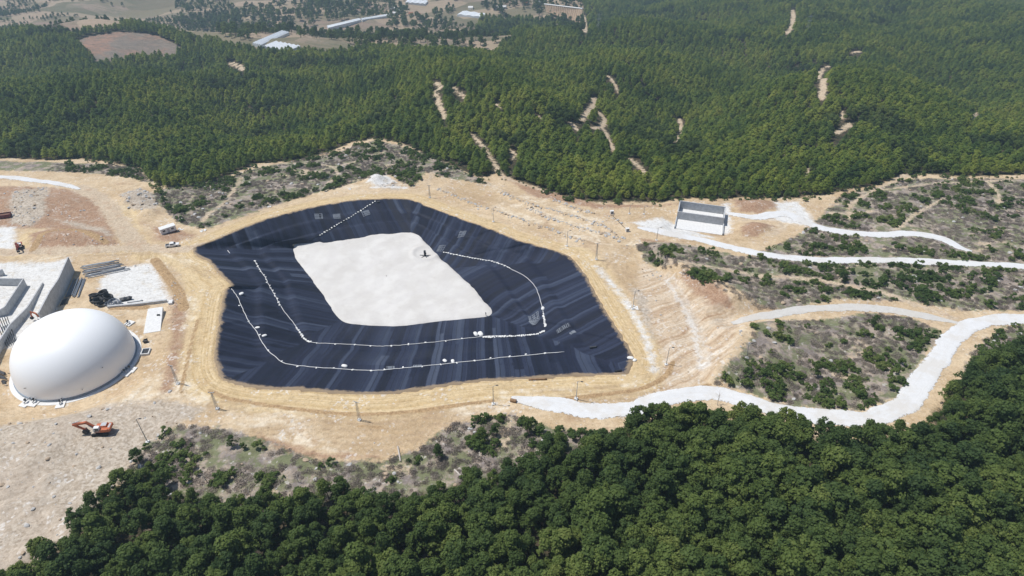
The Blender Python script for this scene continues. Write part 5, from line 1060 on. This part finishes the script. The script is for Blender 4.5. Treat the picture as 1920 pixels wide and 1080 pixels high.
# --- far valley buildings
def quadbuild(name, px, h, pitch, nridge, wm, rm, label, cat, group=None):
    q = [at(*p) for p in px]; z0 = min(p.z for p in q)-1; zt = sum(p.z for p in q)/4+h; e = tag(empty(name, ((q[0]+q[2])/2)), label, cat, group); o_ = (q[0]+q[2])/2
    q = [Vector((p.x-o_.x, p.y-o_.y, p.z+h-o_.z)) for p in q]; zb = z0-o_.z
    V = [(p.x, p.y, zb) for p in q]+[tuple(p) for p in q]; MB().add(V, [(0,1,5,4), (1,2,6,5), (2,3,7,6), (3,0,4,7)]).build('wall', wm, e)
    m = MB(); up = Vector((0, 0, pitch))     # ridges run from side 0-3 to side 1-2; span across 0->3
    for k in range(nridge):
        f0, f1 = k/nridge, (k+1)/nridge; A0 = q[0].lerp(q[3], f0); A1 = q[0].lerp(q[3], f1); B0 = q[1].lerp(q[2], f0); B1 = q[1].lerp(q[2], f1)
        m.add([A0, (A0+A1)/2+up, A1, B0, (B0+B1)/2+up, B1], [(0,3,4,1), (1,4,5,2), (0,1,2), (3,5,4)])
    m.build('roof', rm, e); return e
M_POLY = simple('greenhouse_film', (.74,.77,.80), .4, .06, .3, 0, .4); M_HW = simple('house_wall', (.62,.58,.52), .9, .1, .5)
quadbuild('greenhouse', [(474,87),(529,63),(543,66),(490,90)], 3, 1.2, 4, M_POLY, M_POLY, 'long white greenhouse in the valley at the upper left, upper of two', 'greenhouse', 'valley greenhouses')
quadbuild('greenhouse', [(494,92),(516,83),(564,92),(538,102)], 3, 1.0, 6, M_POLY, M_POLY, 'long white greenhouse at the edge of the pine wood, lower of two', 'greenhouse', 'valley greenhouses')
quadbuild('greenhouse', [(857,31),(868,24),(913,30),(903,36)], 3, 1.2, 3, M_POLY, M_POLY, 'white greenhouse roof alone in the valley near the ribbed bank', 'greenhouse', 'valley greenhouses')
quadbuild('greenhouse', [(613,52),(672,38),(677,41),(616,56)], 3, 1.2, 1, M_POLY, M_POLY, 'narrow white greenhouse in the valley, left half of a long pair', 'greenhouse', 'valley greenhouses')
quadbuild('greenhouse', [(676,38),(732,29),(735,32),(680,41)], 3, 1.2, 1, M_POLY, M_POLY, 'narrow white greenhouse in the valley, right half of a long pair', 'greenhouse', 'valley greenhouses')
quadbuild('greenhouse', [(760,8),(765,2),(803,5),(797,11)], 3, 1.2, 4, M_POLY, M_POLY, 'white greenhouse at the very top of the valley', 'greenhouse', 'valley greenhouses')
for i, (x_, y_, w_, rm, lab) in enumerate([(735,19,11,M_WCONC,'white roofed farmhouse left of the topmost greenhouse'), (750,23,9,M_WCONC,'low white roofed shed next to the white farmhouse'), (770,29,8,M_TILE,'red roofed cottage below the topmost greenhouse'), (785,31,7,M_TILE,'small red roofed cottage right of its twin'), (740,28,8,M_WCONC,'small white roofed hut above the long greenhouses'),
        (882,17,9,M_WCONC,'white roofed house above the lone greenhouse'), (930,17,10,M_WCONC,'white roofed house right of the lone greenhouse'), (945,16,8,M_WCONC,'little pale house beside the white roofed one'), (985,9,12,M_TILE,'red roofed house near the ribbed bank'), (1010,7,9,M_WCONC,'pale house left of the ribbed bank'), (690,10,9,M_TILE,'red roofed farmhouse at the top left of the valley')]):
    w2 = w_/2; h_ = quadbuild('farmhouse', [(x_-w2, y_+1.5), (x_+w2, y_+1.2), (x_+w2+1, y_-1.5), (x_-w2+1, y_-1.2)], 3.4, 1.5, 1, M_HW, rm, lab, 'house', 'valley houses')
# ribbed retaining bank
e = tag(empty('ribbed_bank', at(1070, 44)), 'tall tan retaining bank with vertical ribs on the far side of the wood', 'retaining wall'); o_ = e.location
T0, T1 = at(1021, 14), at(1090, 24); b0, b1 = at(1024, 22), at(1087, 44); T0 = Vector((b0.x-3, b0.y+8, b0.z+9)); T1 = Vector((b1.x+4, b1.y+10, b1.z+17))
MB().add([b0-o_, b1-o_, T1-o_, T0-o_, b0-o_+Vector((0, 12, 0)), b1-o_+Vector((0, 14, 0))], [(0,1,2,3), (4,5,2,3), (0,3,4), (1,5,2)]).build('face', simple('tan_bank', (.50,.36,.24), .95, .3, .3), e)
m = MB()
for k in range(20): f = (k+.5)/20; m.tube([(b0.lerp(b1, f)-o_)+Vector((0, -.3, 0)), (T0.lerp(T1, f)-o_)+Vector((0, -.3, 0))], .45, 4)
m.build('rib', simple('pale_rib', (.60,.48,.36), .95), e); MB().tube([T0-o_+Vector((0, 1, .4)), T1-o_+Vector((0, 1, .4))], 1.0, 4).build('coping', M_WCONC, e)
for px, py, lab in ((1121,62,'faint grey pylon on the wooded ridge, left of two'), (1512,66,'faint grey pylon in the far wood, right of two')):
    p = at(px, py); e = tag(empty('pylon', p, .4), lab, 'pylon', 'far pylons'); m = MB(); h_ = 21
    for sx in (-1, 1):
        for sy in (-1, 1): m.tube([(sx*2., sy*2., -1), (sx*.5, sy*.5, h_)], .13, 4)
    for k in range(8):
        za, zb = h_*k/8, h_*(k+1)/8; wa, wb = 2-1.5*k/8, 2-1.5*(k+1)/8; s = 1 if k % 2 else -1
        for sy in (-1, 1): m.tube([(-s*wa, sy*wa, za), (s*wb, sy*wb, zb)], .07, 3)
    m.build('lattice', M_STEEL, e)
    for zc_ in (h_*.72, h_*.92): MB().box((0, 0, zc_), (7, .25, .25)).build('crossarm', M_STEEL, e)

# ------------------------------------------------------------------ air
zlo = float(min(Z.min(), FZ))-1; zhi = CAMH+6; m = MB().box((0, (ys[0]+ys[-1])/2, (zlo+zhi)/2), (xs[-1]-xs[0]+20, ys[-1]-ys[0]+20, zhi-zlo)); print('HAZE', zlo, zhi, ys[0], ys[-1]); hz = m.build('haze', bpy.data.materials.new('haze'))
tag(hz, 'thin pale blue air between the camera and the far hills', 'haze', kind='stuff')
hm = hz.data.materials[0]; hm.use_nodes = True; ht = hm.node_tree; ht.nodes.remove(ht.nodes['Principled BSDF']); pv = ht.nodes.new('ShaderNodeVolumePrincipled')
pv.inputs['Color'].default_value = (.62, .83, 1, 1); pv.inputs['Density'].default_value = HAZE; pv.inputs['Anisotropy'].default_value = .3
ht.links.new(pv.outputs[0], next(n for n in ht.nodes if n.type == 'OUTPUT_MATERIAL').inputs['Volume'])
